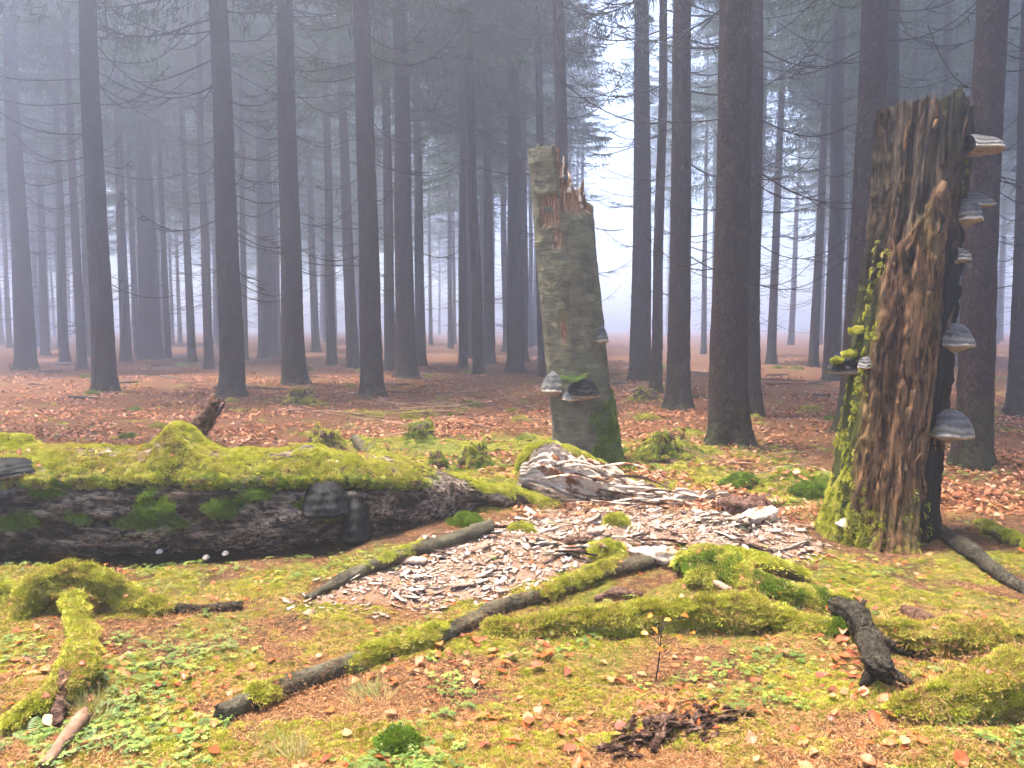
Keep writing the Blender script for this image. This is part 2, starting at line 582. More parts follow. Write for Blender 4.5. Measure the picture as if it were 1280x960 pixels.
def limb_mesh(name, mat, *a, **k):
    V, Fq, (ca, cb) = limb(*a, **k)
    tris = np.vstack([Fq[:, [0, 1, 2]], Fq[:, [0, 2, 3]], ca, cb])
    return mesh(name, V, tris, mat), V, tris


def join(parts):
    """parts: list of (V, F tri/quad ndarray)"""
    Vs, Fs, o = [], [], 0
    for V, f in parts:
        Vs.append(V)
        Fs.append(f + o)
        o += len(V)
    return np.vstack(Vs), np.vstack(Fs)


def sample_tris(V, T, n, wfn=None):
    a, b, c = V[T[:, 0]], V[T[:, 1]], V[T[:, 2]]
    nn = np.cross(b - a, c - a)
    ar = np.linalg.norm(nn, axis=1)
    nn = nn / np.maximum(ar, 1e-12)[:, None]
    w = ar.copy()
    if wfn is not None:
        w = w * wfn((a + b + c) / 3, nn)
    if w.sum() <= 0:
        return np.zeros((0, 3)), np.zeros((0, 3))
    i = RNG.choice(len(T), size=n, p=w / w.sum())
    u, v = RNG.random(n), RNG.random(n)
    sw = u + v > 1
    u[sw], v[sw] = 1 - u[sw], 1 - v[sw]
    P = a[i] + (b - a)[i] * u[:, None] + (c - a)[i] * v[:, None]
    return P, nn[i]


LIB = {}


def library(name, meshes):
    c = bpy.data.collections.new(name)
    for k, me in enumerate(meshes):
        c.objects.link(bpy.data.objects.new(f'{name}_{k:02d}', me))
    g = bpy.data.node_groups.new('scatter_' + name, 'GeometryNodeTree')
    g.interface.new_socket('Geometry', in_out='INPUT', socket_type='NodeSocketGeometry')
    g.interface.new_socket('Geometry', in_out='OUTPUT', socket_type='NodeSocketGeometry')
    nd = g.nodes
    gi, go = nd.new('NodeGroupInput'), nd.new('NodeGroupOutput')
    ci = nd.new('GeometryNodeCollectionInfo')
    ci.inputs['Collection'].default_value = c
    ci.inputs['Separate Children'].default_value = True
    ci.inputs['Reset Children'].default_value = True
    ip = nd.new('GeometryNodeInstanceOnPoints')
    ip.inputs['Pick Instance'].default_value = True
    er = nd.new('FunctionNodeEulerToRotation')

    def na(n, dt):
        x = nd.new('GeometryNodeInputNamedAttribute')
        x.data_type = dt
        x.inputs['Name'].default_value = n
        return [o for o in x.outputs if o.enabled and o.name == 'Attribute'][0]
    L = g.links.new
    L(gi.outputs[0], ip.inputs['Points'])
    L(ci.outputs[0], ip.inputs['Instance'])
    L(na('idx', 'INT'), ip.inputs['Instance Index'])
    L(na('rot', 'FLOAT_VECTOR'), er.inputs[0])
    L(er.outputs[0], ip.inputs['Rotation'])
    L(na('scl', 'FLOAT'), ip.inputs['Scale'])
    L(ip.outputs[0], go.inputs[0])
    LIB[name] = (g, len(meshes))


def frames(Nn, tilt=1.0, spin=None):
    """rotation matrices with z along the (partly straightened) normal and a random spin"""
    n = len(Nn)
    Z = Nn * tilt + np.array([0, 0, 1.0]) * (1 - tilt)
    Z /= np.linalg.norm(Z, axis=1)[:, None]
    a = RNG.uniform(0, 2 * PI, n) if spin is None else spin
    X = np.stack([np.cos(a), np.sin(a), np.zeros(n)], -1)
    X = X - Z * (X * Z).sum(1)[:, None]
    X /= np.maximum(np.linalg.norm(X, axis=1), 1e-6)[:, None]
    Y = np.cross(Z, X)
    return np.stack([X, Y, Z], -1)


def to_euler(M):
    return np.stack([np.arctan2(M[:, 2, 1], M[:, 2, 2]), np.arcsin(np.clip(-M[:, 2, 0], -1, 1)), np.arctan2(M[:, 1, 0], M[:, 0, 0])], -1)


def scatter(name, lib, P, Nn, scl, parent=None, tilt=1.0, label=None, cat=None):
    g, k = LIB[lib]
    n = len(P)
    if n == 0:
        return None
    me = bpy.data.meshes.new(name)
    me.vertices.add(n)
    me.vertices.foreach_set('co', np.asarray(P, np.float32).ravel())
    a = me.attributes.new('rot', 'FLOAT_VECTOR', 'POINT')
    a.data.foreach_set('vector', to_euler(frames(Nn, tilt)).astype(np.float32).ravel())
    a = me.attributes.new('scl', 'FLOAT', 'POINT')
    a.data.foreach_set('value', np.broadcast_to(np.asarray(scl, np.float32), (n,)).copy())
    a = me.attributes.new('idx', 'INT', 'POINT')
    a.data.foreach_set('value', RNG.integers(0, k, n).astype(np.int32))
    o = obj(name, me, parent)
    md = o.modifiers.new('scatter', 'NODES')
    md.node_group = g
    return tag(o, label, cat, None, 'stuff')


def ground_normals(x, y, e=.02):
    gx = (H(x + e, y) - H(x - e, y)) / (2 * e)
    gy = (H(x, y + e) - H(x, y - e)) / (2 * e)
    n = np.stack([-gx, -gy, np.ones_like(gx)], -1)
    return n / np.linalg.norm(n, axis=1)[:, None]


# ------------------------------------------------------------------ small plant meshes
def blades(n, R, l0, l1, w, lean=.6, upright=.3, dome=0.0):
    V, T = [], []
    for k in range(n):
        a, r = random.uniform(0, 2 * PI), R * math.sqrt(random.random())
        x, y = r * math.cos(a), r * math.sin(a)
        ln = random.uniform(l0, l1)
        b = a + random.uniform(-1.2, 1.2)
        o = lean * random.uniform(.1, 1) * (upright + r / R)
        tx, ty, tz = x + ln * o * math.cos(b), y + ln * o * math.sin(b), ln * math.sqrt(max(.1, 1 - min(.9, o * o)))
        c = b + PI / 2 + random.gauss(0, .45)
        ww = w * random.uniform(.7, 1.3)
        dx, dy = ww * math.cos(c), ww * math.sin(c)
        i = len(V)
        zb = dome * (1 - (r / R) ** 2) - .004
        tz += zb
        V += [(x - dx, y - dy, zb), (x + dx, y + dy, zb), (x * .4 + tx * .6 + dx, y * .4 + ty * .6 + dy, zb + (tz - zb) * .55), (tx, ty, tz)]
        T += [(i, i + 1, i + 2), (i, i + 2, i + 3)]
        continue
        V += [(x - dx, y - dy, -.004), (x + dx, y + dy, -.004), (x * .4 + tx * .6 + dx, y * .4 + ty * .6 + dy, tz * .55), (tx, ty, tz)]
        T += [(i, i + 1, i + 2), (i, i + 2, i + 3)]
    return np.array(V), np.array(T)


for nm, mt in (('tuft_bright', 'moss_bright'), ('tuft_green', 'moss_green'), ('tuft_olive', 'moss_olive')):
    library(nm, [mesh(nm, *blades(110, .030, .005, .013, .0017, 1.1, .55, .013), mt, False) for _ in range(5)])


def leaf_shape(L, W, curl, bend, nseg=5):
    """ovate leaf in the xy plane, tip along +x, folded at its midrib"""
    V, T = [], []
    for i in range(nseg + 1):
        t = i / nseg
        w = W * math.sin(PI * min(1, t ** .85)) * .5 + .0004
        z = bend * math.sin(PI * t) * L + random.uniform(-.03, .03) * L
        x = L * t
        V += [(x, -w, z + curl * w * random.uniform(.6, 1.3)), (x, 0, z), (x, w, z + curl * w * random.uniform(.6, 1.3))]
    for i in range(nseg):
        a = 3 * i
        for q in ((a, a + 3, a + 4, a + 1), (a + 1, a + 4, a + 5, a + 2)):
            T += [(q[0], q[1], q[2]), (q[0], q[2], q[3])]
    V = np.array(V)
    V[:, 0] -= L * .5
    return V, np.array(T)


LEAF_MESHES = []
for k in range(8):
    V, T = leaf_shape(random.uniform(.05, .068), random.uniform(.032, .044), random.uniform(-.5, .9), random.uniform(-.08, .16), 6)
    V[:, 2] += .006
    LEAF_MESHES.append(mesh('fallen_leaf', V, T, 'dry_leaf', True, None, {'rnd': np.full(len(T), 0.0)}))
library('leaf', LEAF_MESHES)
clumps = []
for k in range(4):
    parts, r = [], []
    for q in range(9):
        V, T = leaf_shape(random.uniform(.05, .075), random.uniform(.03, .045), random.uniform(-.5, .9), random.uniform(-.1, .15), 3)
        M = np.array(Euler((random.uniform(-.5, .5), random.uniform(-.5, .5), random.uniform(0, 6.28))).to_matrix())
        V = V @ M.T + np.array([random.uniform(-.16, .16), random.uniform(-.16, .16), random.uniform(.005, .025)])
        parts.append((V, T))
        r += [random.random()] * len(T)
    V, T = join(parts)
    clumps.append(mesh('leaf_clump', V, T, 'matted_leaf', True, None, {'rnd': r}))
library('leaf_clump', clumps)
ncl = []
for k in range(4):
    parts, r = [], []
    for q in range(34):
        ln, a = random.uniform(.010, .024), random.uniform(0, 6.28)
        x, y, z = random.gauss(0, .04), random.gauss(0, .04), random.uniform(.001, .008)
        dx, dy, w = math.cos(a) * ln, math.sin(a) * ln, .0011
        V = np.array([(x - dy / ln * w, y + dx / ln * w, z), (x + dy / ln * w, y - dx / ln * w, z), (x + dx, y + dy, z + random.uniform(-.006, .008))])
        parts.append((V, np.array([[0, 1, 2]])))
        r.append(random.random())
    V, T = join(parts)
    ncl.append(mesh('needle_clump', V, T, 'dry_needle', False, None, {'rnd': r}))
library('needle_clump', ncl)
sor = []
for k in range(5):
    parts = []
    for q in range(random.randint(3, 5)):
        a, r, hgt = random.uniform(0, 6.28), random.uniform(.005, .03), random.uniform(.015, .04)
        cx, cy = r * math.cos(a), r * math.sin(a)
        b0 = random.uniform(0, 6.28)
        for j in range(3):
            b = b0 + j * 2.094
            s = random.uniform(.008, .012)
            d = np.array([math.cos(b), math.sin(b), -.15])
            e = np.array([-math.sin(b), math.cos(b), 0])
            c0 = np.array([cx, cy, hgt])
            V = np.array([c0, c0 + d * s * .75 - e * s * .6, c0 + d * s * 1.15 - e * s * .35, c0 + d * s * .95 + np.array([0, 0, .001]), c0 + d * s * 1.15 + e * s * .35, c0 + d * s * .75 + e * s * .6])
            parts.append((V, np.array([[0, 1, 3], [1, 2, 3], [0, 3, 5], [3, 4, 5]])))
        V = np.array([(cx * .3 - .0006, cy * .3, 0), (cx * .3 + .0006, cy * .3, 0), (cx, cy, hgt)])
        parts.append((V, np.array([[0, 1, 2]])))
    V, T = join(parts)
    sor.append(mesh('sorrel', V, T, 'sorrel_leaf', False))
library('sorrel', sor)
library('grass', [mesh('grass', *blades(26, .03, .04, .12, .0012, .8), 'dry_grass', False) for _ in range(3)])

CHIP_MESHES = []



# ------------------------------------------------------------------ ground
def axis(lo, f0, f1, hi, d, g):
    mid = np.arange(f0, f1, d)
    out, s, x = [], d, f1
    while x < hi:
        out.append(x)
        s *= g
        x += s
    out.append(hi)
    lo_, s, x = [], d, f0
    while x > lo:
        s *= g
        x -= s
        lo_.append(max(x, lo))
    return np.array(lo_[::-1] + list(mid) + out)


gx = axis(-125, -4.2, 4.2, 125, .034, 1.055)
gy = axis(-35, 2.0, 8.5, 145, .034, 1.035)
GX, GY = np.meshgrid(gx, gy)
gxf, gyf = GX.ravel(), GY.ravel()
CHIP_PX = [(385, 752), (480, 700), (610, 668), (700, 640), (770, 612), (950, 632), (1028, 690), (960, 706), (880, 690), (760, 702), (600, 735), (500, 752)]
CHIP_POLY = np.array([tuple(plane_pt(*q))[:2] for q in CHIP_PX])


def in_poly(x, y, P):
    c = np.zeros(np.shape(x), bool)
    j = len(P) - 1
    for i in range(len(P)):
        xi, yi, xj, yj = *P[i], *P[j]
        c ^= ((yi > y) != (yj > y)) & (x < (xj - xi) * (y - yi) / (yj - yi + 1e-12) + xi)
        j = i
    return c


def masks(x, y):
    n = noise(x / .55 + 9, y / .55, 1.) + .5 * noise(x / .2, y / .2, 3.)
    near = 1 - sstep(4.6, 5.3, y)
    moss = near * (.56 + .75 * n)
    # mossy ground behind the log, round the snags
    zone = sstep(5.6, 6.2, y) * (1 - sstep(8.8, 12.0, y + 1.2 * n)) * sstep(-3.0, -1.4, x + .6 * n) * (1 - sstep(2.6, 4.2, x + .6 * n))
    moss = moss + zone * (.72 + .6 * n)
    moss = moss + sstep(6, 8, y) * sstep(.30, .65, n + .5 * noise(x / 1.7, y / 1.7, 15.)) * .75 * (1 - sstep(22, 30, y))
    hb = np.zeros_like(x)
    for (bx, by, rx, ry, bh, rot) in BUMPS:
        if bh >= .05:
            hb = np.maximum(hb, np.exp(-(((x - bx) / rx) ** 2 + ((y - by) / ry) ** 2) * .8))
    moss = np.clip(moss + .6 * hb, 0, 1)
    chips = in_poly(x + .12 * n, y + .12 * n, CHIP_POLY).astype(float)
    moss = moss * (1 - .75 * chips)
    leaf = sstep(5.5, 7, y) * (1 - .8 * sstep(14, 30, y)) * np.clip(.75 + .5 * noise(x / 1.6, y / 1.6, 12.), 0, 1)
    dark = .75 * sstep(.32, .6, noise(x / .28 + 7, y / .28, 71.) + .5 * noise(x / .07, y / .07, 72.)) * (1 - sstep(5.5, 8, y))
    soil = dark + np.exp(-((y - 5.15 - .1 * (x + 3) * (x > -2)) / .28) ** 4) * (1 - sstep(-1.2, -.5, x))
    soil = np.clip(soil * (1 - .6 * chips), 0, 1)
    return moss, leaf, soil, chips


m_moss, m_leaf, m_soil, m_chip = masks(gxf, gyf)
gz = H(gxf, gyf)
GZ = gz.reshape(len(gy), len(gx))


def H(x, y):
    """height of the finished ground sheet (bilinear between its vertices)"""
    x, y = np.asarray(x, float), np.asarray(y, float)
    i = np.clip(np.searchsorted(gx, x) - 1, 0, len(gx) - 2)
    j = np.clip(np.searchsorted(gy, y) - 1, 0, len(gy) - 2)
    u, v = (x - gx[i]) / (gx[i + 1] - gx[i]), (y - gy[j]) / (gy[j + 1] - gy[j])
    return (GZ[j, i] * (1 - u) + GZ[j, i + 1] * u) * (1 - v) + (GZ[j + 1, i] * (1 - u) + GZ[j + 1, i + 1] * u) * v


gq = grid_faces(len(gy), len(gx), False)
ground = obj('ground', mesh('ground', np.stack([gxf, gyf, gz], -1), gq, 'forest_floor', True, {'moss': m_moss, 'leaf': m_leaf, 'soil': m_soil, 'chip': m_chip}))
tag(ground, 'mossy leaf-strewn forest floor stretching back into the fog', 'ground', None, 'structure')

# ------------------------------------------------------------------ spruce trees
BRANCHES = []


def dead_branch(seed, L, droop, rise, twigs, r0=.012):
    rr = random.Random(seed)
    n = 9
    t = np.linspace(0, 1, n)
    bx = L * t
    by = L * .12 * np.sin(t * rr.uniform(1, 4) + rr.uniform(0, 3)) * t
    bz = L * (-droop * np.sin(PI * t * .8) + rise * t ** 2.2)
    C = np.stack([bx, by, bz], -1)
    parts = []

    def tube(C, ra, rb, ns=4):
        m = len(C)
        R = np.linspace(ra, rb, m)
        T = np.gradient(C, axis=0)
        T /= np.linalg.norm(T, axis=1)[:, None]
        U = np.cross(T, [0.2, .3, 1.0])
        U /= np.linalg.norm(U, axis=1)[:, None]
        W = np.cross(T, U)
        th = np.linspace(0, 2 * PI, ns, endpoint=False)
        V = C[:, None] + (U[:, None] * np.cos(th)[None, :, None] + W[:, None] * np.sin(th)[None, :, None]) * R[:, None, None]
        q = grid_faces(m, ns)
        return V.reshape(-1, 3), np.vstack([q[:, [0, 1, 2]], q[:, [0, 2, 3]]])
    parts.append(tube(C, r0, .0035))
    for k in range(twigs):
        f = rr.uniform(.15, .95)
        b = np.array([np.interp(f, t, C[:, d]) for d in range(3)])
        sd = rr.choice((-1, 1))
        ln = L * rr.uniform(.12, .36) * (1.2 - f)
        u = np.linspace(0, 1, 4)
        tw = b + np.stack([u * ln * .75, sd * u * ln * .8, -ln * .25 * u + ln * rr.uniform(-.1, .5) * u ** 2], -1)
        parts.append(tube(tw, .005, .002, 3))
    return join(parts)


for k in range(12):
    L = 1.0
    V, T = dead_branch(100 + k, L, random.uniform(.06, .26), random.uniform(-.06, .42), random.randint(5, 11), .0075)
    BRANCHES.append(mesh('dead_branch', V, T, 'dead_branch_bark'))


def trunk_mesh(D, lean, r0, height, seed, near):
    ns, nr = (44, 110) if near else (14, 26)
    t = np.linspace(0, 1, nr)
    z = -.25 + (height + .25) * (t ** (2.0 if near else 1.6))
    th = np.linspace(0, 2 * PI, ns, endpoint=False)
    Z, TH = np.meshgrid(z, th, indexing='ij')
    zc = np.maximum(Z, 0)
    R = r0 * (1 - .8 * zc / height) * (1 + .10 * np.exp(-zc / 1.2))
    ph = seed * 1.7
    fl = np.exp(-np.maximum(Z, -.1) / .22)
    R = R * (1 + fl * (.16 + .22 * np.cos(5 * TH + ph) + .2 * np.cos(3 * TH + 2 * ph)))
    R = R + fl * .03 * noise(TH * 2, Z * 6, seed)
    if near:
        R = R + .010 * fbm(np.cos(TH) * r0 * 14 + seed, np.sin(TH) * r0 * 14, Z * 7, 4) + .006 * np.abs(noise(np.cos(TH) * 9 + seed, np.sin(TH) * 9, Z * 11))
    X = lean[0] * Z + .05 * noise(Z * .25, seed + .3) + R * np.cos(TH)
    Y = lean[1] * Z + .05 * noise(Z * .25, seed + 7.3) + R * np.sin(TH)
    V = np.stack([X, Y, Z], -1).reshape(-1, 3)
    return mesh('trunk', V, grid_faces(nr, ns), 'spruce_bark')


def crown_mesh(seed, z0, z1, R):
    rr = random.Random(seed)
    V, T, r = [], [], []

    def tri(a, b, c, v):
        i = len(V)
        V.extend((a, b, c))
        T.append((i, i + 1, i + 2))
        r.append(v)
    z = z0
    while z < z1:
        k = (z - z0) / (z1 - z0)
        for _ in range(4 if k > .12 else 2):
            a = rr.uniform(0, 2 * PI)
            L = R * (1 - k) ** .75 * rr.uniform(.65, 1.1) + .3
            dr = rr.uniform(.18, .45) * (1.2 - k)
            ca, sa = math.cos(a), math.sin(a)
            zz = z + rr.uniform(-.3, .3)
            nt = int(27 * L + 8)
            for q in range(nt):
                f = rr.uniform(.12, 1)
                d = L * f
                bz = zz - dr * L * (f ** 1.1) + .16 * L * f ** 4
                side = rr.uniform(-1, 1) * L * .26 * (1.15 - f)
                bx, by = d * ca - side * sa, d * sa + side * ca
                ln, w = rr.uniform(.18, .52), rr.uniform(.009, .021)
                o = rr.uniform(-.22, .22)
                b2 = rr.uniform(0, PI)
                wx, wy = w * math.cos(b2), w * math.sin(b2)
                ex, ey = bx + o * ln * -sa + .3 * ln * ca, by + o * ln * ca + .3 * ln * sa
                v = rr.random()
                tri((bx - wx, by - wy, bz), (bx + wx, by + wy, bz), (ex, ey, bz - ln * rr.uniform(.55, 1)), v)
                tri((bx, by, bz + .02), (bx + .35 * ln * ca + wx, by + .35 * ln * sa + wy, bz - .05), (bx + .6 * ln * (ca - o * sa), by + .6 * ln * (sa + o * ca), bz - .12 * ln), v)
            # branch wood
            w = .02
            tri((-w * sa, w * ca, zz), (w * sa, -w * ca, zz), (L * ca, L * sa, zz - dr * L + .16 * L), .02)
        z += rr.uniform(.28, .46)
    return mesh('crown', np.array(V), np.array(T), 'spruce_needles', False, None, {'rnd': r})


HIGH_CROWNS = [crown_mesh(71 + k, 14 + k, 22, 2.0) for k in range(2)]
CROWNS = [crown_mesh(31 + k, 8.2 + 1.3 * (k % 3), 22, 3.2 + .25 * k) for k in range(5)]
FAR_TRUNKS = [trunk_mesh(0, (0, 0), .175, 21.5, 3.3 * k + 1, False) for k in range(5)]
FAR_BRANCH = []
for k in range(4):
    parts = []
    for q in range(70):
        V, T = dead_branch(900 + 100 * k + q, random.uniform(.5, 1.7), random.uniform(.05, .25), random.uniform(-.05, .3), 1, .011)
        z = random.uniform(1.2, 11)
        a = random.uniform(0, 2 * PI)
        M = np.array(Euler((0, 0, a)).to_matrix())
        parts.append((V @ M.T + np.array([.15 * math.cos(a), .15 * math.sin(a), z]), T))
    V, T = join(parts)
    FAR_BRANCH.append(mesh('dead_branches', V, T, 'dead_branch_bark'))


def place_crown(t, k, h=1.0):
    o = obj('crown', CROWNS[k % len(CROWNS)], t, False)
    o.rotation_euler = (0, 0, random.uniform(0, 6.28))
    o.scale = (1, 1, h)
    o['kind'] = 'stuff'
    return o


def near_tree(xb, yb, xt, w, label, group='spruce trees standing in the fog', nb=24, zlo=1.9, wmul=1.0):
    best = None
    d0 = plane_pt(xb, yb).y
    for D in np.geomspace(d0 * .7, d0 * 1.6, 60):
        x = (xb - 640) / F * D
        z = hz(x, D)
        dz, dy = z - CAM_H, D
        py = 480 - F * (dy * math.sin(PITCH) + dz * math.cos(PITCH)) / (dy * math.cos(PITCH) - dz * math.sin(PITCH))
        e = abs(py - yb) + 6 * abs(math.log(D / d0))
        if best is None or e < best[0]:
            best = (e, x, D, z)
    b = Vector((best[1], float(best[2]), best[3]))
    D = b.y
    r0 = w * D / F / 2 * wmul
    top = at(xt, 0, D)
    lean = ((top.x - b.x) / (top.z - b.z), random.uniform(-.01, .01))
    t = empty('spruce_tree', b, label, 'tree', group)
    sd = xb * .13
    obj('trunk', trunk_mesh(D, lean, r0 * 1.0, 21.5, sd, True), t, False)
    zmax = top.z - b.z + .8
    used = 0
    for q in range(nb):
        z = zlo + (zmax - zlo) * ((q + random.random()) / nb) ** .85
        a = random.uniform(0, 2 * PI)
        if math.sin(a) < -.75:
            a += 1.2
        f = (z - zlo) / max(.1, zmax - zlo)
        L = random.choice((random.uniform(.12, .4), random.uniform(.7, 1.4), random.uniform(1.0, 1.6) + 1.1 * f))
        if D < 12:
            L *= .62
        o = obj('dead_branch', random.choice(BRANCHES), t, False)
        rz = r0 * (1 - .8 * z / 21.5) * .95
        o.location = (lean[0] * z + rz * math.cos(a), lean[1] * z + rz * math.sin(a), z)
        o.rotation_euler = (random.uniform(-.4, .4), random.uniform(-.15, .25), a)
        o.scale = (L, L, L * random.uniform(.8, 1.2))
    place_crown(t, int(xb), 1.0 if D > 15 else 1.1)
    return t


TREES = [
    (32, 462, 8, 23, 'dark spruce trunk at the far left edge of the forest'),
    (128, 490, 110, 27, 'near dark spruce trunk at left, in front of a paler thin one'),
    (113, 446, 97, 14, 'thin foggy spruce trunk just behind the dark left trunk'),
    (189, 449, 174, 26, 'pale broad spruce trunk in fog between two dark left trunks'),
    (290, 497, 272, 29, 'brown spruce trunk directly behind the upright stub on the log'),
    (367, 480, 355, 28, 'spruce trunk right of the brown one, with root flare and leaf litter round it'),
    (331, 448, 322, 17, 'faint spruce trunk in fog between two brown trunks on the left'),
    (415, 456, 404, 12, 'slim foggy spruce trunk right of the flared trunk'),
    (441, 460, 424, 15, 'slim spruce trunk just left of the reddish scarred trunk'),
    (465, 498, 450, 27, 'spruce trunk with reddish scarred lower bark left of the brush pile'),
    (488, 463, 481, 14, 'thin spruce trunk close behind the scarred trunk'),
    (508, 473, 499, 25, 'spruce trunk with flared foot right of the scarred trunk'),
    (525, 456, 520, 13, 'thin foggy spruce trunk right of the flared-foot trunk'),
    (598, 468, 585, 14, 'slim spruce trunk with bent foot behind the brush pile'),
    (579, 459, 577, 11, 'crooked thin trunk left of the bent-foot spruce'),
    (645, 466, 641, 21, 'foggy spruce trunk left of the central broken snag'),
    (655, 452, 655, 11, 'thin trunk hugging the foggy spruce left of the central snag'),
    (679, 470, 672, 12, 'thin spruce trunk seen at the left edge of the central snag'),
    (706, 486, 698, 19, 'spruce trunk rising right behind the central broken snag'),
    (801, 476, 802, 26, 'bluish spruce trunk right of the bright gap in the forest'),
    (821, 490, 829, 13, 'thin dark spruce trunk beside the bluish one by the gap'),
    (850, 512, 853, 28, 'dark spruce trunk with spreading foot right of the bright gap'),
    (912, 556, 921, 46, 'thick near spruce with wide mossy foot right of centre'),
    (941, 520, 946, 24, 'dark spruce trunk tucked right behind the thick near spruce'),
    (1041, 476, 1052, 20, 'foggy spruce trunk left of the rotten snag'),
    (1072, 540, 1090, 38, 'large dark spruce trunk hidden below by the rotten snag'),
    (1110, 500, 1120, 18, 'slim spruce trunk rising above the rotten snag'),
    (1178, 470, 1184, 15, 'pale foggy trunk seen above the rotten snag on its right'),
    (1222, 588, 1237, 40, 'dark near spruce with spreading roots right of the rotten snag'),
    (1276, 520, 1290, 22, 'dark spruce trunk cut by the right edge'),
]
for (xb, yb, xt, w, lab) in TREES:
    near_tree(xb, yb, xt, w, lab, nb=(58 if xb < 420 else 38) if w > 18 else 18)

# far trees in the fog
taken = []
far_n = 0
tries = 0
while far_n < 250 and tries < 6000:
    tries += 1
    D = random.uniform(24, 62) if far_n < 135 else random.uniform(55, 112)
    px = random.uniform(-260, 1540) if far_n < 135 else random.uniform(-60, 1340)
    x = (px - 640) / F * D
    if (736 < px < 798 and D < 60) or (715 < px < 820 and D >= 60) or (835 < px < 1030 and random.random() < .15):
        continue
    if any((x - a) ** 2 + (D - b) ** 2 < 2.1 for a, b in taken):
        continue
    taken.append((x, D))
    z = hz(x, D)
    side = 'left' if px < 560 else ('middle' if px < 900 else 'right')
    lab = {'left': 'distant grey spruce fading into fog in the left half', 'middle': 'distant grey spruce fading into fog near the bright gap', 'right': 'distant grey spruce fading into fog in the right half'}[side]
    t = empty('spruce_tree', (x, D, z), lab, 'tree', 'distant spruces in the fog, ' + side)
    t.rotation_euler = (random.uniform(-.02, .02), random.uniform(-.02, .02), random.uniform(0, 6.28))
    s = random.uniform(.75, 1.25)
    o = obj('trunk', random.choice(FAR_TRUNKS), t, False)
    o.scale = (s, s, 1)
    o = obj('dead_branches', random.choice(FAR_BRANCH), t, False)
    o['kind'] = 'stuff'
    if D > 42 and 590 < px < 1040:
        o = obj('crown', HIGH_CROWNS[far_n % 2], t, False)
        o['kind'] = 'stuff'
    else:
        place_crown(t, far_n, random.uniform(.85, 1.15))
    far_n += 1


# unseen spruces added beside and behind the viewer to shade the clearing
for k in range(20):
    a = PI * .2 - k / 19 * PI * 1.4
    r_ = random.uniform(10.5, 17)
    x, y = r_ * math.cos(a), 3 + r_ * math.sin(a)
    t = empty('spruce_tree', (x, y, hz(x, y)), 'unseen spruce tree added beside or behind the viewer to shade the clearing', 'tree', 'unseen added spruces shading the clearing')
    obj('trunk', FAR_TRUNKS[k % 5], t, False)
    place_crown(t, k)


# ------------------------------------------------------------------ fungi
def bracket_mesh(w, h, d, seed=0, rough=.12, hoof=.6):
    """hoof-shaped bracket: local +X outwards from the wood, Z up; returns cap mesh data and underside data"""
    na, npf = 25, 14
    ang = np.linspace(-PI / 2 * 1.02, PI / 2 * 1.02, na)
    t = np.linspace(0, 1, npf)
    prof_r = np.sin(t * PI / 2) ** (1.0 - hoof * .35)
    prof_z = h * np.cos(t * PI / 2) ** (1.0 + hoof * .4)
    step = np.floor(t * 5) / 5 if hoof < .85 else t
    prof_r = prof_r * .86 + .14 * (step + .2 * (t * 5 - np.floor(t * 5)))
    A, Tt = np.meshgrid(ang, np.arange(npf), indexing='xy')
    rr = prof_r[Tt]
    nz = 1 + rough * noise(np.cos(A) * 2.3 + seed, np.sin(A) * 2.3, Tt * .12)
    X = d * rr * np.cos(A) * nz
    Y = w / 2 * rr * np.sin(A) * nz
    Z = prof_z[Tt] + h * .035 * noise(A * 2 + seed, Tt * .4, 3.)
    V = np.stack([X, Y, Z], -1).reshape(-1, 3)
    q = grid_faces(npf, na, False)
    ring = np.repeat(t, na)
    # rim and underside
    rim = V.reshape(npf, na, 3)[-1]
    rows = [rim, rim * np.array([.985, .985, 1]) - np.array([0, 0, h * .10]), rim * np.array([.8, .85, 1]) - np.array([0, 0, h * .10]), rim * np.array([.35, .4, 1]) - np.array([0, 0, h * .26]), rim * np.array([-.02, .12, 1]) - np.array([0, 0, h * .38])]
    U = np.stack(rows).reshape(-1, 3)
    q2 = grid_faces(len(rows), na, False)
    return V, q, ring, U, q2


def add_fungus(parent, loc, yaw, w, h, d, mat='fungus_grey', label=None, seed=0, pitch=0.0, roll=0.0, hoof=.6, pore='fungus_pores'):
    V, q, ring, U, q2 = bracket_mesh(w, h, d, seed, hoof=hoof)
    o = obj('bracket_fungus', mesh('bracket_fungus', V, q, mat, True, {'ring': ring}), parent, False)
    pl = Vector((0, 0, 0)) if parent is None else parent.location
    o.location = Vector(loc) - pl
    o.rotation_euler = (roll, pitch, yaw)
    if label:
        o['label'] = label
    u = obj('pore_surface', mesh('pore_surface', U, q2, pore), o, False)
    return o


def quads_to_tris(q):
    return np.vstack([q[:, [0, 1, 2]], q[:, [0, 2, 3]]])


def up_weight(lo=.1, hi=.7):
    return lambda c, n: sstep(lo, hi, n[:, 2])


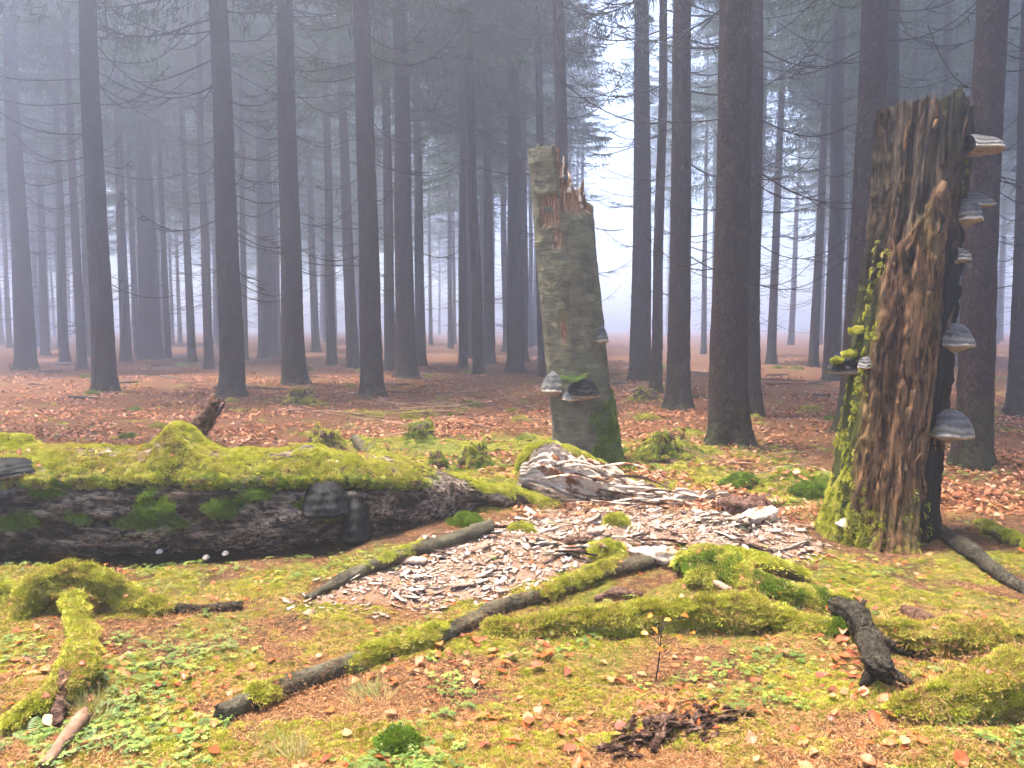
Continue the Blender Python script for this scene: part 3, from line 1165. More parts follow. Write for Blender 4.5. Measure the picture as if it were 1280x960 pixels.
# ------------------------------------------------------------------ snags
def snag_geo(axis_fn, R_fn, top_fn, disp, nr=170, ns=170, inner=14, hollow=.5):
    th = np.linspace(0, 2 * PI, ns, endpoint=False)
    t = np.linspace(0, 1, nr)
    TH, TT = np.meshgrid(th, t)
    top = top_fn(th)[None, :]
    Z = -.25 + (top + .25) * TT
    cx, cy = axis_fn(Z)
    R = R_fn(Z, TH)
    R = R + disp(TH, Z)
    V = np.stack([cx + R * np.sin(TH), cy - R * np.cos(TH), Z], -1)
    rows = [V]
    last = V[-1]
    for k in range(1, inner + 1):
        f = k / inner
        zc = top[0] - hollow * (f ** .6) - .05 * np.abs(noise(th * 3, f * 4))
        ax, ay = axis_fn(zc)
        rr = np.hypot(last[:, 0] - axis_fn(top[0])[0], last[:, 1] - axis_fn(top[0])[1]) * (1 - f * .97) * (1 + .1 * noise(th * 2, f * 5, 3.))
        rows.append(np.stack([ax + rr * np.sin(th), ay - rr * np.cos(th), zc], -1)[None])
    V = np.vstack(rows)
    n = len(V)
    TH = np.broadcast_to(th, (n, ns))
    return V.reshape(-1, 3), grid_faces(n, ns), TH.ravel(), V.reshape(-1, 3)[:, 2], np.repeat(np.arange(n) >= nr, ns)


def hit(bvh, px, py):
    d = ray(px, py).normalized()
    loc, nrm, idx, dist = bvh.ray_cast(Vector((0, 0, CAM_H)), d)
    return loc, nrm


def wrap(a):
    return (a + PI) % (2 * PI) - PI


def gauss(x, s):
    return np.exp(-(x / s) ** 2)


# ---- big rotten snag on the right
DR = 5.35
rb = at(1096, 682, DR)
rt = at(1163, 130, DR)
R_H = rt.z
rb_ground = hz(rb.x, DR)


def r_axis(Z):
    f = np.clip(Z / R_H, -.1, 1.1)
    return rb.x + (rt.x - rb.x) * (f + .10 * np.sin(PI * np.clip(f, 0, 1))), DR + .05 * f


def r_R(Z, TH):
    f = np.clip(Z / R_H, 0, 1)
    r = .335 - .06 * f + .085 * np.exp(-np.maximum(Z, 0) / .22) * (.5 + .5 * np.cos(4 * TH + .5))
    return r


def r_top(th):
    a = wrap(th)
    n = noise(np.cos(th) * 3, np.sin(th) * 3, 1.) + .8 * noise(np.cos(th) * 8, np.sin(th) * 8, 2.) + .7 * noise(np.cos(th) * 22, np.sin(th) * 22, 2.)
    return R_H - .02 + .028 * n + .05 * gauss(a - .3, .35) - .05 * gauss(a - .75, .2) - .10 * gauss(np.abs(a) - PI, .8)


def r_slab(th, Z):
    """1 where the front outer slab still stands (its broken top edge climbs to the right)"""
    a = wrap(th)
    edge = np.interp(a, [-1.35, -1.1, -.8, -.55, -.38, -.18, .0, .14], [.9, 1.75, 2.02, 2.10, 2.20, 2.36, 2.42, 2.3]) + .035 * noise(a * 14, 3.) + .02 * noise(a * 40, 3.)
    return sstep(-.012, .012, edge - Z) * sstep(-1.4, -1.25, a) * sstep(.22, .16, a)


def r_disp(TH, Z):
    c, s = np.cos(TH), np.sin(TH)
    f1 = noise(c * 7, s * 7, Z * .6)
    f2 = noise(c * 20, s * 20, Z * 1.4)
    f3 = noise(c * 46, s * 46, Z * 2.6)
    rough = noise(c * 8, s * 8, Z * 9.)
    r2 = noise(c * 19, s * 19, Z * 17.)
    wp = .10 * noise(c * 3, s * 3, Z * 2.2) + .05 * noise(c * 6, s * 6, Z * 6.)
    c, s = np.cos(TH + wp), np.sin(TH + wp)
    f2 = noise(c * 17, s * 17, Z * 1.1) * (.4 + 1.2 * sstep(-.3, .4, noise(c * 4, s * 4, Z * 1.6 + 7)))
    f3 = noise(c * 46, s * 46, Z * 1.7)
    d = .030 * f1 + .026 * f2 + .014 * f3 + .020 * rough * sstep(-.1, .4, f1) + .009 * r2 + .005 * noise(c * 40, s * 40, Z * 26.)
    d = d - .045 * sstep(.15, .5, noise(c * 9 + 4, s * 9, Z * .7 + 2))            # deep rotted grooves
    d = d + .055 * r_slab(TH, Z)
    a = wrap(TH)
    d = d - .10 * gauss(a - .30 + .05 * (Z - 1.2), .08) * sstep(0, .3, Z) * sstep(2.5, 2.1, Z)   # long dark split at right
    return d


Vr, Fr, THr, Zr, INr = snag_geo(r_axis, r_R, r_top, r_disp, 190, 200, 14, .35)
ar = wrap(THr)
n_r = noise(Vr[:, 0] * 6, Vr[:, 1] * 6, Vr[:, 2] * 2.5)
grey = np.clip(sstep(1.75, 2.5, Zr + .3 * n_r) * (1 - .8 * r_slab(THr, Zr)) + INr, 0, 1) * .9
bark = np.clip(sstep(.18, .34, ar + .12 * n_r) * sstep(3.05, 2.6, ar) + sstep(-.95, -1.2, ar + .2 * n_r) * sstep(-3.1, -2.5, ar), 0, 1)
bark = bark * (1 - sstep(1.9, 2.3, Zr + .4 * n_r) * .6)
algae = np.clip(sstep(-.75, -1.15, ar + .3 * n_r) * sstep(2.0, 1.2, Zr) + .6 * gauss(ar + .05, .4) * sstep(.1, .5, n_r), 0, 1) * .8
snagR = empty('broken_snag', (rb.x, DR, rb_ground), 'tall rotten brown snag with grey bracket fungi, standing at right', 'snag')
obj('trunk', mesh('trunk', Vr, Fr, 'rotten_wood', True, {'grey': grey, 'bark': bark, 'algae': algae}), snagR)
bvR = BVHTree.FromPolygons([tuple(v) for v in Vr], [tuple(f) for f in Fr.tolist()])
Tr = quads_to_tris(Fr)


def px_w(w, D):
    return w * D / F


# loose splinters along the broken edges
for k in range(26):
    a = random.uniform(-1.0, .75)
    z = random.uniform(.3, 2.8)
    Rr = float(r_R(np.array([z]), np.array([a]))[0] + r_disp(np.array([a]), np.array([z]))[0])
    cx, cy = r_axis(np.array([z]))
    p = Vector((float(cx[0]) + (Rr + .004) * math.sin(a), float(cy[0]) - (Rr + .004) * math.cos(a), z))
    me, _, _ = limb_mesh('splinter', 'rotten_wood', [p, p + Vector((random.uniform(-.015, .015), -.012, .08)), p + Vector((random.uniform(-.03, .03), -.02, random.uniform(.14, .30)))], [.014, .012, .002], 9, 6, .25, 30, seed=k)
    obj('splinter', me, snagR)

for (px, py, w, h, d, mat, yaw, lab) in [
    (1189, 431, 40, 26, .13, 'fungus_grey', -1.2, 'pale grey hoof fungus halfway up the right side'),
    (1180, 541, 56, 30, .17, 'fungus_grey', -1.25, 'largest banded grey fungus low on the right side'),
    (1201, 276, 29, 25, .12, 'fungus_grey', -.9, 'dark-capped fungus, lower of the upper right pair'),
    (1207, 258, 26, 16, .17, 'fungus_grey', -.3, 'small pale fungus, upper of the upper right pair'),
    (1206, 325, 16, 14, .09, 'fungus_grey', -.2, 'tiny grey fungus on the right edge'),
    (1084, 459, 21, 13, .08, 'fungus_grey', -1.7, 'small grey fungus beside the mossy dark bracket'),
    (1213, 190, 60, 17, .24, 'fungus_grey', -.15, 'wide pale bracket jutting out near the top right'),
    (1062, 464, 62, 16, .22, 'fungus_dark', -2.5, 'dark glossy bracket topped with moss on the left side'),
    (1056, 656, 20, 9, .09, 'white_fungus', -1.7, 'small white fungus near the mossy foot'),
]:
    loc, nrm = hit(bvR, min(px, 1204), py)
    if loc is None:
        loc, nrm = hit(bvR, px - 14, py)
    if loc is None:
        continue
    out = Vector((math.cos(yaw), math.sin(yaw), 0))
    add_fungus(snagR, loc + (Vector((.0, -.03, 0)) if px > 1150 else -out * .03), yaw, px_w(w, DR), px_w(h, DR), d, mat, lab, seed=px, hoof=.7 if h > 20 else .3)

# moss on the big snag
def w_snagR(c, n):
    a = wrap(np.arctan2(c[:, 0] - r_axis(c[:, 2])[0], -(c[:, 1] - DR)))
    nn = noise(c[:, 0] * 7, c[:, 1] * 7, c[:, 2] * 5)
    strip = sstep(-.95, -1.25, a + .25 * nn) * (sstep(1.05, .1, c[:, 2]) + .25) * sstep(1.15, .95, c[:, 2]) * sstep(-.25, .3, nn + .25)
    hi = gauss(a + 1.35, .26) * sstep(1.0, 1.25, c[:, 2]) * sstep(-.3, .2, nn) * sstep(2.2, 1.75, c[:, 2])
    foot = sstep(.35, .05, c[:, 2] + .25 * nn) * .8
    topp = gauss(c[:, 2] - 2.45, .10) * gauss(a - .75, .15) * .6 + .5 * gauss(c[:, 2] - 2.72, .05) * gauss(a - .85, .12)
    return strip + .5 * hi + foot * sstep(1.5, .4, np.abs(a)) * .12 + topp + .9 * sstep(.4, .05, c[:, 2]) * sstep(-.3, -.8, a)


P, Nn = sample_tris(Vr, Tr, 4600, w_snagR)
scatter('moss', 'tuft_bright', P, Nn, RNG.uniform(.35, .95, len(P)), snagR, .7, 'bright green moss clinging to the left side and foot')


def cushion(name, c, r, parent, mat='forest_floor', lib='tuft_bright', n=700, scl=(.8, 1.5), label=None, cat=None, yflat=1.0, base_attr=None, zf=.75):
    """a rounded moss cushion: lumpy dome under dense tufts"""
    nu, nv = 26, 12
    u = np.linspace(0, 2 * PI, nu, endpoint=False)
    v = np.linspace(0.02, PI * .62, nv)
    VV, UU = np.meshgrid(v, u, indexing='ij')
    x, y, z = np.sin(VV) * np.cos(UU), np.sin(VV) * np.sin(UU), np.cos(VV)
    d = 1 + .42 * fbm(x * 1.6 + c[0] * 9, y * 1.6 + c[1] * 9, z * 1.6 + c[2], 4)
    V = np.stack([c[0] + r * x * d, c[1] + r * yflat * y * d, c[2] + r * z * zf * d], -1).reshape(-1, 3)
    q = grid_faces(nv, nu)
    o = obj(name, mesh(name, V, q, mat, True, {'moss': np.ones(len(V)), 'leaf': np.zeros(len(V)), 'soil': np.zeros(len(V))}), parent)
    T = quads_to_tris(q)
    T = T[:, ::-1]
    P, Nn = sample_tris(V, T, n)
    k = (Nn * (P - np.array(c))).sum(1) < 0
    Nn[k] *= -1
    s = scatter('moss_blades', lib, P, Nn, RNG.uniform(*scl, len(P)), o, .85)
    if label:
        tag(o, label, cat)
    return o


for (px, py, r, dx) in ((1074, 414, .05, -.02), (1046, 451, .03, -.06), (1062, 443, .034, -.04)):
    loc, nrm = hit(bvR, max(px, 1066), py)
    c = at(px, py, (loc.y if loc else DR) - .03)
    cushion('moss_cushion', c, r, snagR, n=260, lib='tuft_bright', scl=(.35, .75), zf=.55)

# ---- central beech snag
DM = 8.3
mb = at(733, 590, DM)
mt = at(704, 190, DM)
M_H = mt.z
mb_ground = hz(mb.x, DM)


def m_axis(Z):
    f = np.clip(Z / M_H, -.1, 1.2)
    return mb.x + (at(696, 240, DM).x - mb.x) * (f + .08 * np.sin(PI * np.clip(f, 0, 1))) + .02, DM + 0 * f


def m_R(Z, TH):
    f = np.clip(Z / M_H, 0, 1)
    return .335 - .015 * f + .04 * np.exp(-np.maximum(Z, 0) / .3) + .05 * np.exp(-np.maximum(Z, 0) / .2) * np.cos(3 * TH + 4.2)


def m_top(th):
    a = wrap(th)
    n = .05 * noise(a * 6, 5.) + .04 * noise(a * 20, 5.)
    t = np.interp(a, [-PI, -2.2, -1.6, -.9, -.45, -.2, .1, .5, .9, 1.3, 2.0, PI], [3.0, 3.3, 3.45, 3.42, 3.42, 3.40, 3.08, 2.97, 2.88, 2.86, 2.85, 3.0])
    return t + n - .11


def m_wood(th, Z):
    a = wrap(th)
    n = .05 * noise(a * 9, Z * 4, 2.)
    b1 = sstep(-.20, -.12, a + n) * sstep(2.60, 2.68, Z + n + .05 * noise(a * 25, 2.)) * sstep(1.35, 1.25, a)            # torn upper right front
    b2 = sstep(-.95, -.88, a + n) * sstep(-.18, -.25, a + n) * sstep(2.48, 2.53, Z + n) * sstep(2.82, 2.78, Z - n)        # window at the left
    b3 = gauss(a + .42, .10) * gauss(Z - 1.42, .10) * 1.6
    b4 = sstep(-.5, -.44, a) * sstep(-.12, -.2, a) * sstep(2.25, 2.4, Z + n * 3) * sstep(2.5, 2.4, Z)
    return np.clip(b1 + b2 + b3 + b4, 0, 1)


def m_disp(TH, Z):
    c, s = np.cos(TH), np.sin(TH)
    d = .012 * noise(c * 3, s * 3, Z * 1.5) + .007 * noise(c * 4, s * 4, Z * 13.) + .004 * noise(c * 16, s * 16, Z * 22)
    w = m_wood(TH, Z)
    d = d - w * (.035 + .030 * noise(c * 16, s * 16, Z * 1.2) + .02 * np.abs(noise(c * 9, s * 9, Z * 6.)))
    a = wrap(TH)
    d = d - .016 * gauss(a + .10 + .03 * np.sin(Z * 5), .025) * sstep(.9, 1.4, Z)       # long crack
    d = d + .010 * sstep(-.2, -.25, a) * sstep(-1.6, -1.2, a) * (sstep(2.80, 2.83, Z) + .6 * sstep(3.12, 3.15, Z))
    return d


Vm, Fm, THm, Zm, INm = snag_geo(m_axis, m_R, m_top, m_disp, 190, 170, 12, .5)
woodm = np.clip(m_wood(THm, Zm) + INm, 0, 1)
snagM = empty('broken_snag', (mb.x, DM, mb_ground), 'grey-green broken beech snag with jagged torn top in the centre', 'snag')
obj('trunk', mesh('trunk', Vm, Fm, 'beech_bark', True, {'wood': woodm}), snagM)
bvM = BVHTree.FromPolygons([tuple(v) for v in Vm], [tuple(f) for f in Fm.tolist()])
Tm = quads_to_tris(Fm)
for k in range(10):       # torn wood spikes at the top
    a = random.uniform(-.5, 1.3)
    i = int((a % (2 * PI)) / (2 * PI) * 170)
    z = float(m_top(np.array([a]))[0]) - .12
    cx, cy = m_axis(np.array([z]))
    p = Vector((float(cx[0]) + .29 * math.sin(a), float(cy[0]) - .29 * math.cos(a), z))
    me, _, _ = limb_mesh('splinter', 'pale_wood' if k % 3 == 0 else 'rotten_wood', [p, p + Vector((random.uniform(-.02, .02), 0, .10)), p + Vector((random.uniform(-.04, .04), random.uniform(-.03, .03), random.uniform(.14, .26)))], [.028, .022, .004], 9, 6, .3, 22, seed=k)
    obj('splinter', me, snagM)
for (px, py, w, h) in ((700, 378, 12, 14), (735, 372, 16, 10), (698, 330, 9, 12), (703, 382, 12, 8), (726, 300, 10, 9), (690, 262, 16, 8), (708, 347, 8, 8)):
    loc, nrm = hit(bvM, px, py)
    if loc is None:
        continue
    W_, H_ = px_w(w, DM), px_w(h, DM)
    n = 5
    V = []
    for i in range(n):
        for j in range(n):
            u, v = i / (n - 1) - .5, j / (n - 1) - .5
            V.append((W_ * u * (1 + .3 * random.uniform(-1, 1)), -.006 - .014 * (.5 - v) * random.uniform(.5, 1), H_ * v + random.uniform(-.008, .008)))
    for (x, y, z) in list(V):
        V.append((x, y + .008, z))
    q = [(i * n + j, (i + 1) * n + j, (i + 1) * n + j + 1, i * n + j + 1) for i in range(n - 1) for j in range(n - 1)]
    q2 = [(a + 25, d + 25, c + 25, b + 25) for (a, b, c, d) in q]
    me = mesh('bark_flake', np.array(V) + np.array(loc), q + q2, 'beech_bark', True, {'wood': np.zeros(len(V))})
    obj('bark_flake', me, snagM)
for (px, py, w, h, d, mat, yaw, lab) in [
    (729, 494, 40, 20, .17, 'fungus_dark', -1.55, 'dark wide bracket fungus on the front, under a fern tuft'),
    (713, 499, 22, 11, .14, 'fungus_grey', -1.7, 'small pale bracket fused below the dark one'),
    (752, 426, 20, 20, .10, 'fungus_grey', -.5, 'small grey hoof fungus on the right edge'),
    (692, 488, 30, 24, .17, 'fungus_grey', -2.75, 'grey banded fungus on the left edge'),
]:
    loc, nrm = hit(bvM, px, py)
    if loc is None:
        loc = at(px, py, DM - .1)
    out = Vector((math.cos(yaw), math.sin(yaw), 0))
    add_fungus(snagM, loc - out * .03, yaw, px_w(w, DM), px_w(h, DM), d, mat, lab, seed=px)


def w_snagM(c, n):
    a = wrap(np.arctan2(c[:, 0] - m_axis(c[:, 2])[0], -(c[:, 1] - DM)))
    nn = noise(c[:, 0] * 6, c[:, 1] * 6, c[:, 2] * 5)
    return sstep(.15, .45, a + .2 * nn) * sstep(2.4, 1.8, a) * sstep(.75 + .1, .25, c[:, 2] + .35 * nn) * sstep(-.35, .1, nn) + .25 * sstep(.18, .02, c[:, 2])


P, Nn = sample_tris(Vm, Tm, 1500, w_snagM)
scatter('moss', 'tuft_green', P, Nn, RNG.uniform(1.2, 2.4, len(P)), snagM, .7, 'green moss on the lower right of the snag foot')


def fern_mesh(L, seed, n=12):
    rr = random.Random(seed)
    parts = []
    for k in range(n):
        t = (k + .6) / n
        x = L * t
        z = L * (.55 * t - .45 * t * t)
        for sd in (-1, 1):
            ln = L * .30 * math.sin(PI * (.12 + .86 * t)) + .002
            w = L * .014
            V = np.array([(x - w, 0, z), (x + w, 0, z), (x + w + ln * .25, sd * ln * .6, z + ln * .05), (x + ln * .45, sd * ln, z - ln * .12), (x - w + ln * .18, sd * ln * .6, z + ln * .05)])
            parts.append((V, np.array([[0, 1, 2], [0, 2, 4], [4, 2, 3]])))
    V, T = join(parts)
    return V, T


FERN = [mesh('frond', *fern_mesh(1.0, k), 'fern_leaf', False) for k in range(2)]


def fern(loc, L, n, label, parent=None, yaw0=None, spread=2 * PI):
    t = empty('fern', loc, label, 'fern') if parent is None else None
    for k in range(n):
        o = obj('frond', FERN[k % 2], t or parent, False)
        pl = Vector((0, 0, 0)) if parent is None else Vector(loc) - parent.location
        o.location = pl
        a = (yaw0 if yaw0 is not None else 0) + spread * (k / n - .5) + random.uniform(-.25, .25)
        o.rotation_euler = (random.uniform(-.3, .3), random.uniform(-.5, .05), a)
        s = L * random.uniform(.7, 1.1)
        o.scale = (s, s, s)
    return t


loc, nrm = hit(bvM, 716, 478)
fern(Vector(loc) + Vector((0, -.06, 0)), .19, 11, 'small green fern tuft growing on the fungus of the central snag', yaw0=-PI / 2, spread=4.4)

# ------------------------------------------------------------------ fallen log
log = empty('fallen_log', (-2.2, 5.3, hz(-2.2, 5.3)), 'huge dark fallen log with mossy top across the left', 'log')
lp = [(-5.6, 5.0, .30), (-4.4, 5.08, .30), (-3.4, 5.15, .295), (-2.4, 5.25, .28), (-1.6, 5.40, .25), (-1.0, 5.62, .20), (-.62, 5.80, .17), (-.42, 5.92, .145)]
lr = [.34, .34, .33, .32, .30, .26, .21, .15]
V, Fq, (ca, cb) = limb(lp, lr, 230, 110, .06, 3.2, seed=4, lump=.05, ragged=(0, .12))
Tl = np.vstack([quads_to_tris(Fq), ca, cb])
# bark plates and the sharp overhanging ledge below the mossy top
C = np.asarray(lp)
d = V.copy()
th = np.arctan2(V[:, 2] - np.interp(V[:, 0], C[:, 0], C[:, 2]), -(V[:, 1] - np.interp(V[:, 0], C[:, 0], C[:, 1])))   # 0 facing camera, up +
plate = fbm(V[:, 0] * 2.2, V[:, 1] * 7, V[:, 2] * 7, 4)
cut = sstep(-.03, .03, plate) * .035 + .02 * sstep(-.02, .02, fbm(V[:, 0] * 5, V[:, 1] * 16, V[:, 2] * 16, 3)) + .03 * noise(V[:, 0] * 3.5, V[:, 1] * 5, V[:, 2] * 9)
ledge = .05 * sstep(.50, .56, th + .10 * noise(V[:, 0] * 2.2, 3.) + .04 * noise(V[:, 0] * 11, 4.)) - .05 * gauss(th - .44 - .10 * -noise(V[:, 0] * 2.2, 3.), .07)
cen = np.stack([V[:, 0], np.interp(V[:, 0], C[:, 0], C[:, 1]), np.interp(V[:, 0], C[:, 0], C[:, 2])], -1)
out = V - cen
out /= np.maximum(np.linalg.norm(out, axis=1), 1e-6)[:, None]
fine = .008 * noise(V[:, 0] * 12, V[:, 1] * 40, V[:, 2] * 40)
fade = sstep(-.45, -.9, V[:, 0])
V = V + out * ((cut * sstep(.75, .5, th) + ledge + fine) * fade)[:, None]
# moss swell rising to the upright stub
sx = at(232, 540, 5.35).x
V[:, 2] += .17 * gauss(V[:, 0] - sx, .13) * sstep(.55, 1.2, th) + .05 * gauss(V[:, 0] - at(385, 560, 5.4).x, .10) * sstep(.6, 1.2, th)
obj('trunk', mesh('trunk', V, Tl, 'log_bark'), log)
bvL = BVHTree.FromPolygons([tuple(v) for v in V], [tuple(f) for f in Tl.tolist()])
Vlog, Tlog = V, Tl


def w_logtop(c, n):
    cz = np.interp(c[:, 0], C[:, 0], C[:, 2])
    cy = np.interp(c[:, 0], C[:, 0], C[:, 1])
    t = np.arctan2(c[:, 2] - cz, -(c[:, 1] - cy))
    nn = noise(c[:, 0] * 2.6, c[:, 1] * 3, 4.)
    bare = 1 - .97 * sstep(.08, .30, noise(c[:, 0] * 2.0 + 2.2, c[:, 1] * 3.5, 8.)) * sstep(1.0, 1.25, t)
    return sstep(.46, .56, t + .10 * noise(c[:, 0] * 2.2, 3.)) * sstep(2.9, 2.4, t) * bare * sstep(-.5, -.8, c[:, 0])


P, Nn = sample_tris(V, Tl, 12500, w_logtop)
tn = noise(P[:, 0] * 2.4 + 1, P[:, 1] * 4, P[:, 2] * 4) + RNG.normal(0, .14, len(P))
sz = RNG.uniform(.45, 1.05, len(P)) * (.7 + .6 * sstep(-.4, .4, noise(P[:, 0] / .09, P[:, 1] / .09, P[:, 2] / .09)))
cz_ = np.interp(P[:, 0], C[:, 0], C[:, 2])
edge = P[:, 2] - cz_ < .24 + .08 * tn
kk = (tn > .14) & ~edge
scatter('moss', 'tuft_olive', P[kk], Nn[kk], sz[kk] * .8, log, .7, 'paler tan-tinged moss on the flat of the log')
ke = edge & (RNG.random(len(P)) < .55)
scatter('moss', 'tuft_green', P[ke], Nn[ke], sz[ke], log, .7, 'deeper green moss hanging over the front edge')
kk = ~kk & ~ke
scatter('moss', 'tuft_bright', P[kk], Nn[kk], sz[kk], log, .7, 'bright yellow-green moss carpet along the top')


def w_logside(c, n):
    cz = np.interp(c[:, 0], C[:, 0], C[:, 2])
    cy = np.interp(c[:, 0], C[:, 0], C[:, 1])
    t = np.arctan2(c[:, 2] - cz, -(c[:, 1] - cy))
    nn = noise(c[:, 0] * 2.8 + 5, t * 2.2, 4.)
    return sstep(.45, .38, t) * sstep(-.35, 0.0, t) * sstep(.12, .3, nn) * sstep(-.9, -1.2, c[:, 0])


P, Nn = sample_tris(V, Tl, 2600, w_logside)
scatter('moss', 'tuft_green', P, Nn, RNG.uniform(.6, 1.3, len(P)), log, .8, 'darker green moss patches on the side')

P, Nn = sample_tris(V, Tl, 420, w_logtop)
scatter('needle_litter', 'needle_clump', P + Nn * .012, Nn, RNG.uniform(.8, 1.5, len(P)), log)
P, Nn = sample_tris(V, Tl, 60, w_logtop)
scatter('leaf_scraps', 'leaf', P + Nn * .012, Nn, RNG.uniform(.3, .7, len(P)), log)

# upper shell of the log that runs on to the right over the gap
sp = [at(432, 592, 5.50), at(500, 602, 5.72), at(560, 612, 5.92), at(640, 624, 6.10), at(715, 638, 6.22), at(760, 645, 6.25)]
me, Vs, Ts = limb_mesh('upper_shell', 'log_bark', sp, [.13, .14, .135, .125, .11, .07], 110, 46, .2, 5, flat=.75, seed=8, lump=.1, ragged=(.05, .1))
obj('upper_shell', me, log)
P, Nn = sample_tris(Vs, Ts, 2400, lambda c, n: sstep(.45, .8, n[:, 2] + .2 * noise(c[:, 0] * 4, c[:, 1] * 4)))
scatter('moss', 'tuft_bright', P, Nn, RNG.uniform(.5, 1.1, len(P)), log, .7)
# dead stub standing up from the log
q0, q1, q2 = at(236, 552, 5.42), at(252, 528, 5.44), at(268, 503, 5.46)
me, _, _ = limb_mesh('branch_stub', 'dark_rotten_wood', [q0, q1, q2], [.095, .075, .062], 40, 26, .25, 14, seed=3, ragged=(0, .06))
obj('branch_stub', me, log)
# moss cushions on the log
for (px, py, Y, r, fl) in ((14, 560, 5.22, .14, 1.2), (118, 572, 5.16, .07, 1.3), (390, 574, 5.38, .09, 1.1)):
    cushion('moss_cushion', at(px, py, Y), r, log, n=420, lib='tuft_bright', yflat=fl, zf=.6, scl=(.5, 1.0))
# fungi on the log
for (px, py, w, h, dd, mat, yaw, lab) in [
    (406, 634, 64, 36, .24, 'fungus_dark', -1.5, 'large black hoof fungus on the log side'),
    (448, 662, 40, 52, .24, 'fungus_dark', -1.5, 'tall black hoof fungus with a pale tip'),
    (8, 586, 76, 16, .26, 'fungus_dark', -1.5, 'flat blackish bracket at the left end under moss'),
]:
    loc, nrm = hit(bvL, px, py)
    if loc is None:
        loc = at(px, py, 5.2)
    add_fungus(log, loc + Vector((0, .05 if px != 448 else -.02, -.02)), yaw, px_w(w, 5.1), px_w(h, 5.1), dd, mat, lab, seed=px, hoof=.9, pore='fungus_dark' if h > 20 else 'fungus_pores')
p = at(551, 615, 5.80)
add_fungus(log, p, -1.5, px_w(26, 5.8), px_w(20, 5.8), .1, 'fungus_dark', 'small dark fungus on the upper shell', seed=2, hoof=.9)
for (px, py) in ((200, 690), (258, 697), (282, 692)):
    loc, nrm = hit(bvL, px, py - 14)
    b = at(px, py, 4.95)
    add_fungus(log, b, -1.5, .045, .02, .04, 'white_fungus', None, seed=px)

# ---- broken splintered end
def splinter_slab(name, px_top, px_bot, Ys, thick, mat, parent, seed, nr=46, ns=120, rough=.032):
    """slab between an upper and a lower edge polyline (same count), grain running along it"""
    A = np.array([at(*p, y) for p, y in zip(px_top, Ys)])
    B = np.array([at(*p, y - .12) for p, y in zip(px_bot, Ys)])
    A, B = spline(A, ns), spline(B, ns)
    jj = np.linspace(0, 1, ns)
    A[:, 2] += .03 * noise(jj * 9, seed + 1.5) + .045 * noise(jj * 40, seed + 2.5)
    A[:, 1] += .05 * noise(jj * 7, seed + 4.5)
    f = np.linspace(0, 1, nr)[:, None, None]
    S = A[None] * (1 - f) + B[None] * f
    S = S + np.array([0, -1.0, .4]) * (np.sin(f * PI) * thick)
    u = np.linspace(0, 1, ns)[None, :]
    v = np.linspace(0, 1, nr)[:, None]
    dsp = rough * (noise(u * 14, v * 16, seed + 9) * .5 + noise(u * 5.5, v * 9, seed) + .7 * noise(u * 7, v * 24, seed) + .5 * np.sign(noise(u * 2.5, v * 7, seed + 3)) * np.abs(noise(u * 2.5, v * 7, seed + 3)) ** .4)
    S = S + np.array([0, -1.0, .45]) * dsp[..., None]
    Bk = S[::-1] + np.array([0, .14, -.05])
    G = np.vstack([S, Bk])
    nrr = len(G)
    V = G.reshape(-1, 3)
    i = np.arange(nrr)[:, None] * ns
    i2 = ((np.arange(nrr) + 1) % nrr)[:, None] * ns
    j = np.arange(ns - 1)[None]
    q = np.stack([i + j, i + j + 1, i2 + j + 1, i2 + j], -1).reshape(-1, 4)[:, ::-1]
    return obj(name, mesh(name, V, q, mat), parent), V, q


o, Vb, qb = splinter_slab('broken_end', [(652, 580), (680, 557), (712, 562), (752, 580), (800, 602), (860, 613), (915, 618)], [(646, 608), (672, 616), (702, 628), (745, 640), (800, 646), (860, 638), (915, 628)], [6.35, 6.35, 6.38, 6.42, 6.45, 6.5, 6.5], .05, 'pale_wood', log, 2.0)
o['label'] = 'pale splintered broken end of the log'
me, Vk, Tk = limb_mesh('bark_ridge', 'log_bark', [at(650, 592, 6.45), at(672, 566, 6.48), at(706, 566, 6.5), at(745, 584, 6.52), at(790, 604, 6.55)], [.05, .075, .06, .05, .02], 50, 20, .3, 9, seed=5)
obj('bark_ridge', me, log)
P, Nn = sample_tris(Vk, Tk, 800, lambda c, n: sstep(-.2, .5, n[:, 2]))
scatter('moss', 'tuft_bright', P, Nn, RNG.uniform(.9, 1.6, len(P)), log, .7)
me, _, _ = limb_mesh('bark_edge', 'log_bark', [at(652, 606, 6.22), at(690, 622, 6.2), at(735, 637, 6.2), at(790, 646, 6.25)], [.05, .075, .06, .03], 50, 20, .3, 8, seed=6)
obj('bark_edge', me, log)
for k in range(26):
    x0, y0 = random.uniform(665, 810), random.uniform(578, 642)
    if y0 < 560 + (x0 - 690) * .42:
        y0 = 575 + (x0 - 680) * .42
    L_ = random.uniform(25, 110)
    Y = 6.12 + (640 - y0) * .003
    a, b, c = at(x0, y0, Y), at(x0 + L_ * .5, y0 + random.uniform(-7, 9), Y + random.uniform(-.06, .06)), at(x0 + L_, y0 + random.uniform(0, 12) - (y0 - 620) * .3, Y + .03)
    for p in (a, b, c):
        p.z = max(p.z, hz(p.x, p.y) + .02)
    me, _, _ = limb_mesh('splinter', random.choice(('pale_wood', 'pale_wood', 'dark_rotten_wood')), [a, b, c], [random.uniform(.012, .026), random.uniform(.012, .022), .003], 16, 6, .4, 12, flat=.5, seed=k)
    obj('splinter', me, log)

